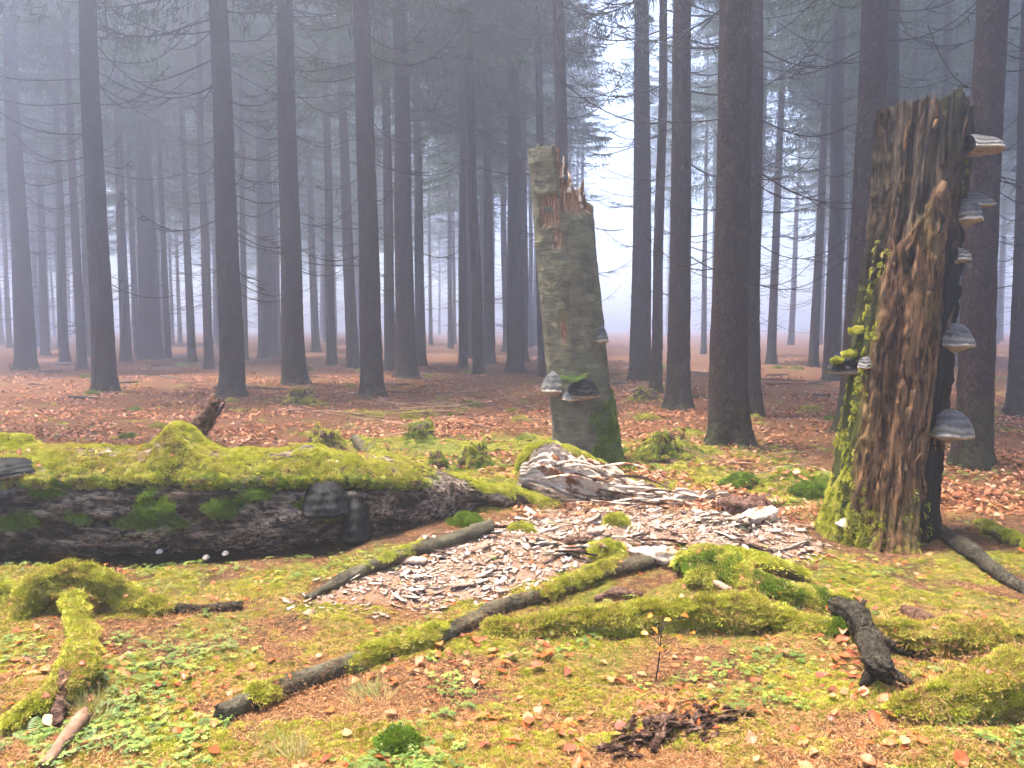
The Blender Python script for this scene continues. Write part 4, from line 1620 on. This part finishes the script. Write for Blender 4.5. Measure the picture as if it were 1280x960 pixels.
# ------------------------------------------------------------------ fallen branches and roots
def px_limb(name, label, cat, pts, mat, seed=0, amp=.14, ns=18, nr=60, moss=0, moss_lib='tuft_bright', lo=.2, hi=.7, mscale=(.7, 1.4), side=None, ragged=(.02, .02), mossfn=None, freq=9, group=None, lump=.15, ridge=.16, lib2=None):
    """pts: (px, py, radius_px, lift as share of radius)"""
    P3, R3 = [], []
    for (px, py, rp, lift) in pts:
        g = gp(px, py)
        r = rp * g.y / F
        g = gp(px, py, max(.0, r * lift))
        P3.append(g)
        R3.append(r)
    t = empty(name, P3[0], label, cat, group)
    me, V, T = limb_mesh('wood', mat, P3, R3, nr, ns, amp, freq, seed=seed, lump=lump, ragged=ragged, ridge=ridge)
    obj('wood', me, t)
    for sp_ in side or ():
        S3 = []
        for (px, py, rp, lift) in sp_:
            g = gp(px, py)
            r = rp * g.y / F
            S3.append((gp(px, py, r * lift), r))
        me2, V2, T2 = limb_mesh('side_branch', mat, [s[0] for s in S3], [s[1] for s in S3], 24, 12, amp, freq, seed=seed + 1, ragged=(0, .015))
        obj('side_branch', me2, t)
    if moss:
        fn = mossfn or (lambda c, n: sstep(lo, hi, n[:, 2] + .35 * noise(c[:, 0] * 5, c[:, 1] * 5, 3.)))
        P, Nn = sample_tris(V, T, int(moss * .5), fn)
        sz = RNG.uniform(*mscale, len(P)) * (.75 + .5 * sstep(-.3, .4, noise(P[:, 0] / .07, P[:, 1] / .07, P[:, 2] / .07)))
        if lib2:
            k = noise(P[:, 0] / .12 + 3, P[:, 1] / .12, P[:, 2] / .12) + RNG.normal(0, .15, len(P)) > .05
            scatter('moss', lib2, P[k], Nn[k], sz[k], t, .75)
            P, Nn, sz = P[~k], Nn[~k], sz[~k]
        scatter('moss', moss_lib, P, Nn, sz, t, .75)
        if moss > 2000:
            P, Nn = sample_tris(V, T, moss // 30, lambda c, n: sstep(.1, .8, n[:, 2]))
            scatter('needle_litter', 'needle_clump', P + Nn * .012, Nn, RNG.uniform(.6, 1.1, len(P)), t)
            P, Nn = sample_tris(V, T, moss // 130, lambda c, n: sstep(.3, .8, n[:, 2]))
            scatter('leaf_scraps', 'leaf', P + Nn * .012, Nn, RNG.uniform(.25, .6, len(P)), t)
    return t


def xpatch(*ranges):
    """moss only where the picture-column ranges of the branch are covered (converted to world x at its depth)"""
    def fn(c, n):
        px = 640 + c[:, 0] / c[:, 1] * F
        w = np.zeros(len(c))
        for a, b in ranges:
            e = 26 * noise(c[:, 0] * 14, c[:, 1] * 14, c[:, 2] * 14)
            w = np.maximum(w, sstep(a - 12, a + 12, px + e) * sstep(b + 12, b - 12, px + e))
        return w * sstep(.1, .6, n[:, 2] + .45 * noise(c[:, 0] * 12, c[:, 1] * 12))
    return fn


px_limb('fallen_branch', 'long grey-green branch lying diagonally across the mossy foreground', 'branch',
        [(276, 892, 12, .9), (330, 868, 12.5, .9), (440, 828, 12, .9), (500, 808, 11, .9), (570, 785, 11, .9), (630, 757, 9.5, 1.), (690, 738, 9, 1.), (760, 712, 9, 1.), (815, 702, 8, .9)], 'branch_bark', 1, .10, 22, 150, 3000,
        mossfn=xpatch((448, 545), (312, 330), (680, 700), (735, 760)), mscale=(.5, 1.1))
px_limb('mossy_log', 'low moss-covered log in the middle of the foreground', 'log',
        [(612, 786, 7, .3), (660, 784, 10, .3), (720, 778, 10, .3), (780, 774, 12, .4), (850, 768, 14, .5), (925, 762, 16, .6), (975, 776, 11, .2), (1040, 788, 8, .1)], 'dark_branch_bark', 2, .25, 24, 120, 6500, lo=-.3, hi=.4, moss_lib='tuft_olive', lib2='tuft_bright', mscale=(.7, 1.5), lump=.5, ridge=.3)
px_limb('mossy_log', 'short moss-covered log above the long low one, by the wood chips', 'log',
        [(848, 700, 9, .4), (880, 706, 18, .5), (915, 722, 21, .6), (960, 742, 17, .6), (1010, 752, 13, .4), (1060, 756, 8, .3)], 'dark_branch_bark', 3, .25, 22, 90, 4200, lo=-.2, hi=.45, mscale=(.7, 1.5), lib2='tuft_green', lump=.45, ridge=.3)
px_limb('forked_root', 'dark bare forked root lying on the right foreground', 'root',
        [(1046, 757, 11, 1.3), (1070, 770, 13, 1.8), (1086, 800, 14, 1.6), (1096, 828, 14, 1.3), (1106, 842, 12, 1.), (1134, 857, 7, .8)], 'dark_branch_bark', 4, .16, 30, 110, 0, lump=.25, ridge=.28,
        side=[[(1094, 830, 10, 1.2), (1086, 846, 8, .9), (1078, 856, 4, .7)], [(1090, 792, 9, 1.2), (1115, 806, 7, .9), (1140, 818, 5, .7)], [(1072, 765, 5, 1.6), (1080, 752, 3, 3.0)]])
px_limb('mossy_stick', 'grey stick with a moss back at the right end of the wood chips', 'stick',
        [(868, 690, 7, .9), (915, 694, 9, 1.), (960, 706, 9, 1.), (1004, 722, 7, .8)], 'branch_bark', 5, .14, 14, 50, 900, lo=.2, hi=.8)
px_limb('brown_stick', 'short bare brown stick near the middle of the foreground', 'stick',
        [(876, 716, 3, 4.5), (893, 727, 4, 4.5), (912, 738, 4, 4.0)], 'twig_bark', 6, .1, 10, 20)
px_limb('brown_stick', 'smooth brown stick at the lower left corner', 'stick',
        [(58, 955, 8, 1.), (80, 925, 9, 1.2), (104, 895, 10, 1.6)], 'twig_bark', 7, .1, 14, 30)
px_limb('bark_strip', 'long grey bark strip along the upper edge of the wood chips', 'bark',
        [(384, 748, 5, .7), (450, 714, 9, .7), (520, 688, 10, .8), (580, 670, 9, .9), (612, 658, 9, 1.)], 'branch_bark', 8, .22, 16, 70, 260, mossfn=xpatch((470, 520)), mscale=(.4, .9))
px_limb('dark_root', 'dark root on the right slope behind the rotten snag', 'root',
        [(1172, 662, 8, .8), (1215, 690, 10, .8), (1250, 718, 9, .7), (1290, 742, 8, .6)], 'dark_branch_bark', 9, .2, 16, 50)
px_limb('mossy_root', 'brownish mossy root at the right edge below the dark spruce', 'root',
        [(1225, 656, 6, .8), (1255, 670, 9, .8), (1300, 690, 9, .8)], 'branch_bark', 10, .2, 14, 40, 500)
# mossy arching root at the left
px_limb('mossy_root', 'arched moss-covered root at the left edge of the foreground', 'root',
        [(30, 770, 10, .3), (46, 733, 12, 2.2), (88, 722, 12, 3.2), (128, 732, 13, 2.2), (165, 752, 11, .8), (215, 762, 8, .8), (300, 758, 5, .8)], 'dark_branch_bark', 11, .3, 22, 90, 3800, lo=-.3, hi=.4, moss_lib='tuft_olive', lib2='tuft_bright', lump=.4, ridge=.3,
        mossfn=lambda c, n: sstep(-.25, .45, n[:, 2]) * sstep(.06, -.1, c[:, 0] - gp(215, 762).x))
px_limb('mossy_root', 'mossy root running down from the arch at the left', 'root',
        [(92, 733, 8, 2.6), (96, 768, 10, 1.9), (106, 800, 12, 1.5), (98, 835, 16, 1.3), (66, 868, 13, 1.0), (10, 905, 11, .4)], 'dark_branch_bark', 12, .3, 24, 100, 4200, lo=-.25, hi=.45, moss_lib='tuft_bright', lump=.45, ridge=.35, mscale=(.6, 1.2), mossfn=lambda c, n: sstep(-.1, .5, n[:, 2] + .9 * noise(c[:, 0] * 8, c[:, 1] * 8, c[:, 2] * 8)))
px_limb('root_stub', 'broken dark root end below the mossy left root', 'root', [(84, 842, 13, 2.2), (78, 868, 10, 1.6), (72, 905, 7, .6)], 'dark_rotten_wood', 21, .35, 16, 30, 0, freq=16)
def flake_mesh(name, mat, L, W, t, seed, n=11):
    """torn flat flake of wood: irregular outline, bent, a few millimetres thick"""
    rr = random.Random(seed)
    up, dn = [], []
    b1, b2 = rr.uniform(-.12, .12), rr.uniform(0, 6)
    for i in range(n):
        f = i / (n - 1)
        w = W * .5 * (math.sin(PI * (.2 + .6 * f)) ** .5) * rr.uniform(.45, 1.2)
        z = L * b1 * math.sin(PI * f) + rr.uniform(-.1, .1) * t
        y = W * .25 * math.sin(b2 + 3 * f)
        x = L * (f - .5)
        sl = L * .16
        up.append(((x + rr.uniform(-sl, sl), y - w, z + rr.uniform(-.3, .3) * t), (x + rr.uniform(-sl, sl), y + rr.uniform(-.3, .3) * w, z + t * rr.uniform(.2, 1.0)), (x + rr.uniform(-sl, sl), y + w, z + rr.uniform(-.3, .3) * t)))
        dn.append((x, y, z - t))
    V, T = [], []
    for a, b in zip(up, dn):
        V += [*a, b]
    for i in range(n - 1):
        for j in range(4):
            p, q, r_, u = 4 * i + j, 4 * i + (j + 1) % 4, 4 * i + 4 + (j + 1) % 4, 4 * i + 4 + j
            T += [(p, u, r_), (p, r_, q)]
    T += [(0, 1, 2), (0, 2, 3), (4 * n - 4, 4 * n - 2, 4 * n - 3), (4 * n - 4, 4 * n - 1, 4 * n - 2)]
    return mesh(name, np.array(V), np.array(T), mat, False, None, {'rnd': np.zeros(len(T))})


CHIP_MESHES += [flake_mesh('wood_chip', 'wood_chip', random.uniform(.05, .16), random.uniform(.03, .085), random.uniform(.002, .006), 30 + k, random.choice((4, 5, 7))) for k in range(12)]
library('chip', CHIP_MESHES)
RF = [flake_mesh('rotten_flake', 'dark_rotten_wood', random.uniform(.10, .24), random.uniform(.035, .08), random.uniform(.003, .007), 60 + k, 7) for k in range(8)]
b = gp(830, 925)
bundle = empty('rotten_wood_heap', b, 'dark fibrous rotten wood heap at the lower centre-right edge', 'wood')
for k in range(95):
    f = random.random()
    px, py = 765 + 150 * f + random.gauss(0, 8), 942 - 44 * f ** .6 + random.gauss(0, 9)
    g = gp(px, py)
    o = obj('rotten_flake', RF[k % 8], bundle, False)
    o.location = g - b + Vector((0, 0, .008 + .022 * random.random() * math.sin(PI * min(.98, f + .1))))
    o.rotation_euler = (random.gauss(0, .5), random.gauss(0, .2), random.gauss(.55, .35))
    s_ = random.uniform(.3, .7)
    o.scale = (s_, s_ * random.uniform(.7, 1.4), s_)
px_limb('wood_block', 'pale torn wood chunk in front of the mossy log', 'wood',
        [(795, 690, 7, .9), (822, 694, 12, .9), (852, 692, 7, .9)], 'pale_wood', 14, .3, 20, 40, 0, freq=14, ridge=.28, ragged=(.05, .05))
px_limb('wood_block', 'reddish brown wood block at the right end of the wood chips', 'wood',
        [(905, 632, 10, .9), (935, 634, 14, .9), (955, 634, 13, .9)], 'dark_rotten_wood', 15, .3, 20, 40, 0, freq=14, ridge=.28, ragged=(.05, .05))
px_limb('wood_block', 'pale wood chunk with dark end, rightmost by the chips', 'wood',
        [(925, 652, 6, .9), (945, 645, 10, .9), (966, 642, 10, .9)], 'pale_wood', 16, .3, 20, 40, 0, freq=14, ridge=.28, ragged=(.05, .05))
px_limb('rotten_log_piece', 'pinkish rotten wood flake on the moss below the chips', 'wood',
        [(745, 748, 4, .8), (770, 743, 9, .7), (800, 744, 5, .7)], 'dark_rotten_wood', 17, .4, 12, 30, 0, freq=20)
px_limb('bark_strip', 'dark bark scrap on the right mossy mound', 'bark',
        [(1130, 760, 5, .8), (1150, 772, 9, .8), (1170, 778, 7, .8)], 'dark_rotten_wood', 18, .3, 12, 30, 0, freq=16)
px_limb('fallen_branch', 'grey weathered branch behind the log, left of the small mossy stumps', 'branch',
        [(444, 548, 6, 1.), (465, 565, 9, .9), (495, 580, 9, .7), (530, 592, 8, .6)], 'branch_bark', 19, .15, 14, 40, 900, mossfn=xpatch((465, 540)))

px_limb('mossy_root', 'thick moss-covered root right of the forked root', 'root',
        [(1092, 788, 7, .2), (1130, 792, 13, .4), (1180, 800, 19, .6), (1235, 800, 18, .6), (1262, 796, 12, .4)], 'dark_branch_bark', 22, .25, 24, 80, 4200, lo=-.3, hi=.3, moss_lib='tuft_olive', lib2='tuft_bright', lump=.45, ridge=.3, mscale=(.6, 1.2))
px_limb('mossy_log', 'largest moss-covered log at the lower right edge', 'log',
        [(1120, 886, 8, .1), (1160, 878, 17, .3), (1215, 870, 25, .5), (1270, 856, 28, .6), (1330, 842, 28, .6)], 'dark_branch_bark', 23, .25, 26, 90, 7000, lo=-.35, hi=.3, moss_lib='tuft_bright', lib2='tuft_olive', lump=.4, ridge=.3, mscale=(.6, 1.2))

# small mossy stumps behind the log
for (px, py, w, h, lab, lib) in [
    (408, 562, 44, 34, 'squat mossy stump behind the log, left of the brush pile', 'tuft_olive'),
    (527, 550, 36, 28, 'low mossy stump in front of the brush pile', 'tuft_green'),
    (596, 585, 34, 40, 'small ragged mossy stump behind the log, nearest to the central snag', 'tuft_green'),
    (546, 586, 24, 28, 'smallest pointed mossy stump behind the log', 'tuft_green'),
    (378, 505, 44, 24, 'mossy root stump in front of the flared spruce', 'tuft_olive'),
    (832, 570, 40, 34, 'mossy stump hump right of the central snag', 'tuft_green'),
    (806, 500, 34, 18, 'dark small stump in front of the dark spruces right of the gap', 'tuft_olive'),
    (590, 492, 0, 0, '', ''),
]:
    if not w:
        continue
    b = gp(px, py)
    r, hh = w * b.y / F / 2, h * b.y / F * .72
    t = empty('mossy_stump', b, lab, 'stump')
    top = b + Vector((random.uniform(-.03, .03), 0, hh))
    me, V, T = limb_mesh('wood', 'dark_rotten_wood', [b - Vector((0, 0, .08)), b + Vector((0, 0, hh * .2)), b + Vector((0, 0, hh * .55)), top - Vector((0, 0, hh * .15))], [r * 1.7, r * 1.0, r * .8, r * .7], 30, 34, .45, 7, seed=px, ragged=(0, hh * .4), lump=.4, ridge=.35)
    obj('wood', me, t)
    P, Nn = sample_tris(V, T, int(260 + 9000 * r * hh), lambda c, n: sstep(.0, .5, n[:, 2] + .9 * noise(c[:, 0] * 7, c[:, 1] * 7, c[:, 2] * 7)))
    kk = RNG.random(len(P)) < .55
    scatter('moss', lib, P[kk], Nn[kk], RNG.uniform(.7, 1.5, kk.sum()), t, .7)
    scatter('moss', 'tuft_bright', P[~kk], Nn[~kk], RNG.uniform(.7, 1.5, (~kk).sum()), t, .7)

# brush pile of thin dead branches
TW = []
for k in range(6):
    V, T = dead_branch(700 + k, 1.0, random.uniform(-.06, .06), random.uniform(-.05, .1), random.randint(4, 8), .011)
    TW.append(mesh('dead_twig', V, T, 'twig_bark'))
for k in range(96):
    px, py = random.gauss(540, 75), random.uniform(484, 545)
    if k > 70:
        px, py = random.choice(((random.uniform(0, 430), random.uniform(470, 540)), (random.uniform(780, 1020), random.uniform(500, 590)), (random.uniform(930, 1010), random.uniform(565, 590))))
    b = gp(px, py)
    o = obj('dead_twig', TW[k % 6])
    L = random.uniform(.5, 1.7) if k <= 70 else random.uniform(.3, .9)
    o.location = b + Vector((0, 0, random.uniform(.02, .22 if k <= 70 else .05)))
    o.rotation_euler = (random.uniform(0, 6.28), random.uniform(-.18, .12), random.choice((0, PI)) + random.gauss(0, .6))
    o.scale = (L, min(L, 1.0), min(L, 1.0) * .8)
    tag(o, 'thin dead twig in the brush pile behind the log' if k <= 70 else 'thin dead twig lying on the leaf litter beyond the log', 'twig', 'twigs of the brush pile' if k <= 70 else 'twigs strewn on the leaf litter')
for k in range(46):      # scattered twigs in the foreground
    px, py = random.uniform(0, 1280), random.uniform(700, 950)
    b = gp(px, py)
    o = obj('dead_twig', TW[k % 6])
    L = random.uniform(.08, .30)
    o.location = b + Vector((0, 0, .012))
    o.rotation_euler = (random.uniform(0, 6.28), random.uniform(-.06, .06), random.uniform(0, 6.28))
    o.scale = (L, L * .6, L * .6)
    tag(o, 'short thin twig lying on the mossy foreground', 'twig', 'short twigs on the moss')

# ------------------------------------------------------------------ wood chips
def in_view(P, margin=30):
    px = 640 + P[:, 0] / P[:, 1] * F
    return (px > -margin) & (px < 1280 + margin)


lo_, hi_ = CHIP_POLY.min(0) - .2, CHIP_POLY.max(0) + .2
x, y = RNG.uniform(lo_[0], hi_[0], 26000), RNG.uniform(lo_[1], hi_[1], 26000)
n_ = noise(x / .3, y / .3, 3.)
k = in_poly(x + .15 * n_ + RNG.normal(0, .10, len(x)), y + .15 * n_ + RNG.normal(0, .10, len(x)), CHIP_POLY)
k &= RNG.random(len(x)) < .35 + .65 * sstep(-.3, .15, noise(x / .22, y / .22, 14.))
x, y = x[k], y[k]
Z = H(x, y)
P = np.stack([x, y, Z + RNG.uniform(-.004, .016, len(x))], -1)
Nn = ground_normals(x, y)
Nn = Nn + RNG.normal(0, .15, Nn.shape) * np.array([1, 1, .2])
Nn /= np.linalg.norm(Nn, axis=1)[:, None]
nI = 290
M = frames(Nn[:nI], 1.0, RNG.normal(.35, .8, nI))
for i in range(nI):
    o = obj('wood_chip', CHIP_MESHES[i % 12])
    s = random.uniform(.5, 1.35)
    o.matrix_world = Matrix.Translation(Vector(P[i]) + Vector((0, 0, .008))) @ Matrix(M[i].tolist()).to_4x4() @ Matrix.Diagonal((s, s, s, 1))
    tag(o, 'pale splintered wood chip in the heap below the broken log end', 'wood chip', 'pale wood chips')
scatter('small_wood_chips', 'chip', P[nI:nI + 11000], Nn[nI:nI + 11000], RNG.uniform(.10, .50, len(P[nI:nI + 11000])), None, 1.0, 'fine pale wood fragments filling the heap of chips', 'wood chips')

SLABS = [flake_mesh('wood_shard', ('pale_wood', 'pale_wood', 'dark_rotten_wood')[k % 3], random.uniform(.22, .42), random.uniform(.04, .08), random.uniform(.008, .016), 200 + k, 11) for k in range(9)]
for k in range(30):
    px, py = random.uniform(560, 1000), random.uniform(630, 700)
    if not in_poly(np.array([plane_pt(px, py).x]), np.array([plane_pt(px, py).y]), CHIP_POLY)[0]:
        continue
    g = gp(px, py)
    o = obj('wood_shard', SLABS[k % 9])
    o.location = g + Vector((0, 0, random.uniform(.015, .04)))
    o.rotation_euler = (random.gauss(0, .25), random.gauss(0, .08), random.gauss(-.1, .5))
    z = 'left' if px < 700 else 'middle' if px < 850 else 'right'
    tag(o, 'long torn wood shard lying in the ' + z + ' part of the wood chips', 'wood shard', 'long shards in the wood chips, ' + z)

# ------------------------------------------------------------------ ground cover
def scatter_area(n, y0, y1, wfn, power=1.0):
    """points in the visible wedge, denser close by"""
    u = RNG.random(n)
    y = (y0 ** -power + u * (y1 ** -power - y0 ** -power)) ** (-1 / power) if power else y0 + u * (y1 - y0)
    px = RNG.uniform(-120, 1400, n)
    x = (px - 640) / F * y
    w = wfn(x, y)
    k = RNG.random(n) < w
    x, y = x[k], y[k]
    return np.stack([x, y, H(x, y)], -1), ground_normals(x, y)


def clear_log(x, y):
    yl = np.interp(x, C[:, 0], C[:, 1])
    return ((np.abs(y - yl) > .30) | (x > -.4)).astype(float)


P, Nn = scatter_area(42000, 2.1, 5.2, lambda x, y: clear_log(x, y) * sstep(.35, .75, masks(x, y)[0]) * sstep(-.3, .3, noise(x / .45, y / .45, 21.) + .12 + .35 * noise(x / .12, y / .12, 22.)), 1.0)
h_ = RNG.random(len(P)) < sstep(-.1, .5, noise(P[:, 0] / .5, P[:, 1] / .5, 31.)) * .75
scatter('moss_carpet', 'tuft_olive', P[~h_], Nn[~h_], RNG.uniform(.35, .95, (~h_).sum()), None, .8, 'olive and yellow moss carpet covering the foreground', 'moss')
scatter('moss_carpet', 'tuft_bright', P[h_], Nn[h_], RNG.uniform(.35, 1.1, h_.sum()), None, .8, 'bright green moss patches on the foreground ground', 'moss')
P, Nn = scatter_area(26000, 5.6, 16, lambda x, y: clear_log(x, y) * sstep(.3, .7, masks(x, y)[0]) * sstep(-.35, .2, noise(x / .5, y / .5, 23.) + .15), 1.5)
h_ = noise(P[:, 0] / .7, P[:, 1] / .7, 33.) + RNG.normal(0, .15, len(P)) > -.12
scatter('moss_carpet', 'tuft_green', P[~h_], Nn[~h_], RNG.uniform(.8, 1.9, (~h_).sum()), None, .8, 'green moss carpet behind the log around the snags', 'moss')
scatter('moss_carpet', 'tuft_bright', P[h_], Nn[h_], RNG.uniform(.8, 1.9, h_.sum()), None, .8, 'bright yellowish moss carpet behind the log', 'moss')

P, Nn = scatter_area(14000, 5.8, 20, lambda x, y: clear_log(x, y) * (.95 - .6 * masks(x, y)[0]), 1.0)
scatter('needle_litter', 'needle_clump', P, Nn, RNG.uniform(1.4, 2.6, len(P)) * (1 + .04 * np.maximum(P[:, 1] - 8, 0)), None, 1.0, 'brown needles and twig bits on the floor behind the log', 'litter')
P, Nn = scatter_area(15000, 2.1, 6.5, lambda x, y: clear_log(x, y) * (.9 - .35 * masks(x, y)[0]), 1.0)
scatter('needle_litter', 'needle_clump', P, Nn, RNG.uniform(.8, 1.5, len(P)), None, 1.0, 'brown needles and fine litter between the moss in front', 'litter')
P, Nn = scatter_area(16000, 2.1, 6.2, lambda x, y: clear_log(x, y) * sstep(.0, .75, noise(x / .6 + 4, y / .6, 41.) + .55 * noise(x / .15, y / .15, 4.) + .4 * gauss(y - 4.6, .35) * (x < -.8)) * (1 - .8 * masks(x, y)[3]), 1.0)
scatter('wood_sorrel', 'sorrel', P, Nn, RNG.uniform(.45, 1.1, len(P)), None, .5, 'small pale green clover-like wood sorrel spread over the foreground', 'wood sorrel')
P, Nn = scatter_area(3500, 6, 11, lambda x, y: clear_log(x, y) * sstep(.15, .5, noise(x / .8 + 4, y / .8, 43.)), 1.0)
scatter('wood_sorrel', 'sorrel', P, Nn, RNG.uniform(1.0, 1.8, len(P)), None, .5, 'wood sorrel patches around the snags behind the log', 'wood sorrel')

# leaves: the largest ones are separate, the rest is litter
def leaf_w(x, y):
    m = masks(x, y)
    w = .16 + .9 * sstep(.05, .45, noise(x / .5, y / .5, 51.))
    return w * clear_log(x, y) * (1 - .6 * m[3])


P, Nn = scatter_area(6800, 2.15, 5.0, leaf_w, 1.0)
px = 640 + P[:, 0] / P[:, 1] * F
extra = []
for (cx, cy, sx_, sy_, n) in ((610, 820, 60, 18, 30), (1062, 820, 20, 32, 16), (1090, 880, 40, 14, 14), (165, 840, 40, 40, 20), (720, 880, 70, 22, 16), (30, 850, 30, 50, 14), (560, 840, 60, 20, 14)):
    for _ in range(n):
        g = gp(random.gauss(cx, sx_), random.gauss(cy, sy_))
        extra.append(tuple(g))
E = np.array(extra)
P2 = np.vstack([E, P[(px > -10) & (px < 1290)]])
N2 = ground_normals(P2[:, 0], P2[:, 1])
nI = min(285, len(P2))
N2 = N2 + RNG.normal(0, .22, N2.shape) * np.array([1, 1, 0])
N2 /= np.linalg.norm(N2, axis=1)[:, None]
M = frames(N2, 1.0)
for i in range(nI):
    o = obj('fallen_leaf', LEAF_MESHES[i % 8])
    s = random.uniform(.55, 1.15)
    o.matrix_world = Matrix.Translation(Vector(P2[i]) + Vector((0, 0, random.uniform(.008, .022)))) @ Matrix(M[i].tolist()).to_4x4() @ Matrix.Diagonal((s, s, s, 1))
    q = 640 + P2[i, 0] / P2[i, 1] * F
    z = ('dry leaf near the arched mossy root at left', 'leaves by the left mossy root') if q < 300 else (('dry leaf beside the forked root at right', 'leaves by the forked root') if q > 960 else ('dry orange-brown leaf around the long diagonal branch', 'leaves by the long branch'))
    tag(o, z[0], 'leaf', z[1])
scatter('leaf_scraps', 'leaf', P2[nI:], N2[nI:], RNG.uniform(.25, .85, len(P2) - nI), None, 1.0, 'small torn leaf scraps on the foreground moss', 'leaves')
P, Nn = scatter_area(24000, 5.5, 34, lambda x, y: clear_log(x, y) * np.clip(masks(x, y)[1] * (1 - .85 * masks(x, y)[0]) * (.14 + .86 * sstep(-.25, .4, noise(x / 1.1, y / 1.1, 61.) + .4 * noise(x / .3, y / .3, 62.))), 0, 1), 1.0)
scatter('leaf_litter', 'leaf_clump', P, Nn, RNG.uniform(.8, 1.25, len(P)) * (1 + .03 * np.maximum(P[:, 1] - 10, 0)), None, 1.0, 'reddish brown leaf litter covering the forest floor behind the log', 'leaf litter')
P, Nn = scatter_area(3000, 2.2, 4.6, lambda x, y: clear_log(x, y) * .10 * masks(x, y)[1] + .02, 1.0)
g = [tuple(gp(random.gauss(cx, 14), random.gauss(cy, 8))) for cx, cy in ((365, 940), (455, 870), (120, 890)) for _ in range(9)]
G = np.array(g)
scatter('grass', 'grass', G, ground_normals(G[:, 0], G[:, 1]), RNG.uniform(.6, 1.1, len(G)), None, .4, 'sparse pale grass blades at the front edge', 'grass')

# cushions standing on the ground
for (px, py, r, lab, lib) in [
    (1046, 790, .055, 'round dark green moss cushion left of the forked root', 'tuft_green'),
    (500, 930, .050, 'small round moss cushion at the bottom centre', 'tuft_green'),
    (582, 652, .10, 'moss lump filling the gap under the upper log shell', 'tuft_green'),
    (760, 690, .12, 'moss mound in the middle of the wood chips', 'tuft_bright'),
    (770, 652, .07, 'small moss patch among the wood chips near the log end', 'tuft_bright'),
    (652, 664, .08, 'moss patch at the left part of the wood chips', 'tuft_bright'),
    (2, 745, .10, 'bright moss lump at the left picture edge below the log', 'tuft_bright'),
    (832, 566, .13, 'bright green moss mound right of the central snag', 'tuft_green'),
    (160, 548, .09, 'dark green moss clump on the leaf litter left behind the log', 'tuft_green'),
    (198, 535, .10, 'brownish moss hummock left of the log stub', 'tuft_olive'),
    (930, 605, .16, 'low moss mound in front of the thick near spruce', 'tuft_green'),
    (1010, 616, .14, 'moss mound left of the rotten snag foot', 'tuft_green'),
]:
    b = gp(px, py)
    cushion('moss_cushion', (b.x, b.y, b.z - r * .25), r, None, n=int(300 + 14000 * r * r), lib=lib, label=lab, cat='moss', yflat=.8, zf=.7, scl=(.8, 1.5))

for k in range(40):
    px, py = random.uniform(0, 1280), random.uniform(458, 530)
    b = gp(px, py)
    if -2.6 < (b.x - .9) < 2.2 and b.y < 9:
        continue
    r = random.uniform(.05, .14) * (.6 + b.y / 18)
    z = ('left of the brush pile' if px < 430 else 'between the snags' if px < 1030 else 'at the far right')
    cushion('moss_hummock', (b.x, b.y, b.z - r * .2), r, None, n=60, lib=random.choice(('tuft_green', 'tuft_olive', 'tuft_olive')), label='small mossy hummock on the leaf litter ' + z, cat='moss', yflat=.8, zf=.5, scl=(1.2, 2.6))['group'] = 'mossy hummocks ' + z
for k in range(34):
    px, py = random.uniform(0, 1280), random.uniform(455, 500)
    b = gp(px, py)
    a = random.gauss(0, .5)
    L = random.uniform(.4, 1.6)
    d = Vector((math.cos(a), math.sin(a), 0)) * L
    q = [b + d * f for f in (-.5, 0, .5)]
    q = [Vector((v.x, v.y, hz(v.x, v.y) + .03)) for v in q]
    me, _, _ = limb_mesh('dead_stick', random.choice(('dark_branch_bark', 'twig_bark', 'branch_bark')), q, [random.uniform(.02, .06), .03, .015], 10, 7, .3, 5, seed=k)
    o = obj('dead_stick', me)
    tag(o, 'dead stick lying far back on the leaf litter between trunks', 'stick', 'dead sticks far back')

# ferns and the beech seedling
for (px, py, L, n, lab) in [(42, 925, .09, 7, 'tiny fern at the lower left corner'), (235, 460, .55, 8, 'green fern far back on the leaf litter at left'), (150, 800, .06, 6, 'tiny fern right of the mossy left root'), (268, 452, .4, 6, 'second fern far back near the left trunks'), (110, 930, .07, 5, 'tiny fern beside the smooth brown stick')]:
    fern(gp(px, py), L, n, lab)
b = gp(820, 850)
seedling = empty('beech_seedling', b, 'thin beech seedling with orange leaves in the foreground', 'seedling')
tip = at(828, 776, b.y + .02)
me, _, _ = limb_mesh('stem', 'dead_branch_bark', [b, at(824, 820, b.y), tip], [.0035, .003, .0015], 14, 6, .1)
obj('stem', me, seedling)
lm = mesh('leaf', *leaf_shape(.045, .028, .3, .1, 5), 'seedling_leaf')
for (px, py) in ((813, 770), (835, 776), (818, 788), (850, 798), (806, 792), (866, 792), (842, 812), (826, 812), (856, 770)):
    p = at(px, py, b.y + random.uniform(-.04, .04))
    o = obj('leaf', lm, seedling, False)
    o.location = p - b
    o.rotation_euler = (random.uniform(-1, 1), random.uniform(-.5, .5), random.uniform(0, 6.28))
    s = random.uniform(.8, 1.2)
    o.scale = (s, s, s)
    me, _, _ = limb_mesh('twig', 'dead_branch_bark', [at(824, max(py + 14, 790), b.y), (at(824, py + 10, b.y) + p) / 2, p], [.0016, .0013, .001], 6, 4, .05)
    obj('twig', me, seedling)

# ------------------------------------------------------------------ fog
V = np.array([(x, y, z) for x in (-128, 128) for y in (-38, 148) for z in (-2.2, 27)], float)
haze = obj('haze', mesh('haze', V, [(0, 1, 3, 2), (4, 6, 7, 5), (0, 4, 5, 1), (2, 3, 7, 6), (0, 2, 6, 4), (1, 5, 7, 3)], 'fog', False))
tag(haze, 'pale bluish fog hanging between the trees', 'fog', None, 'stuff')
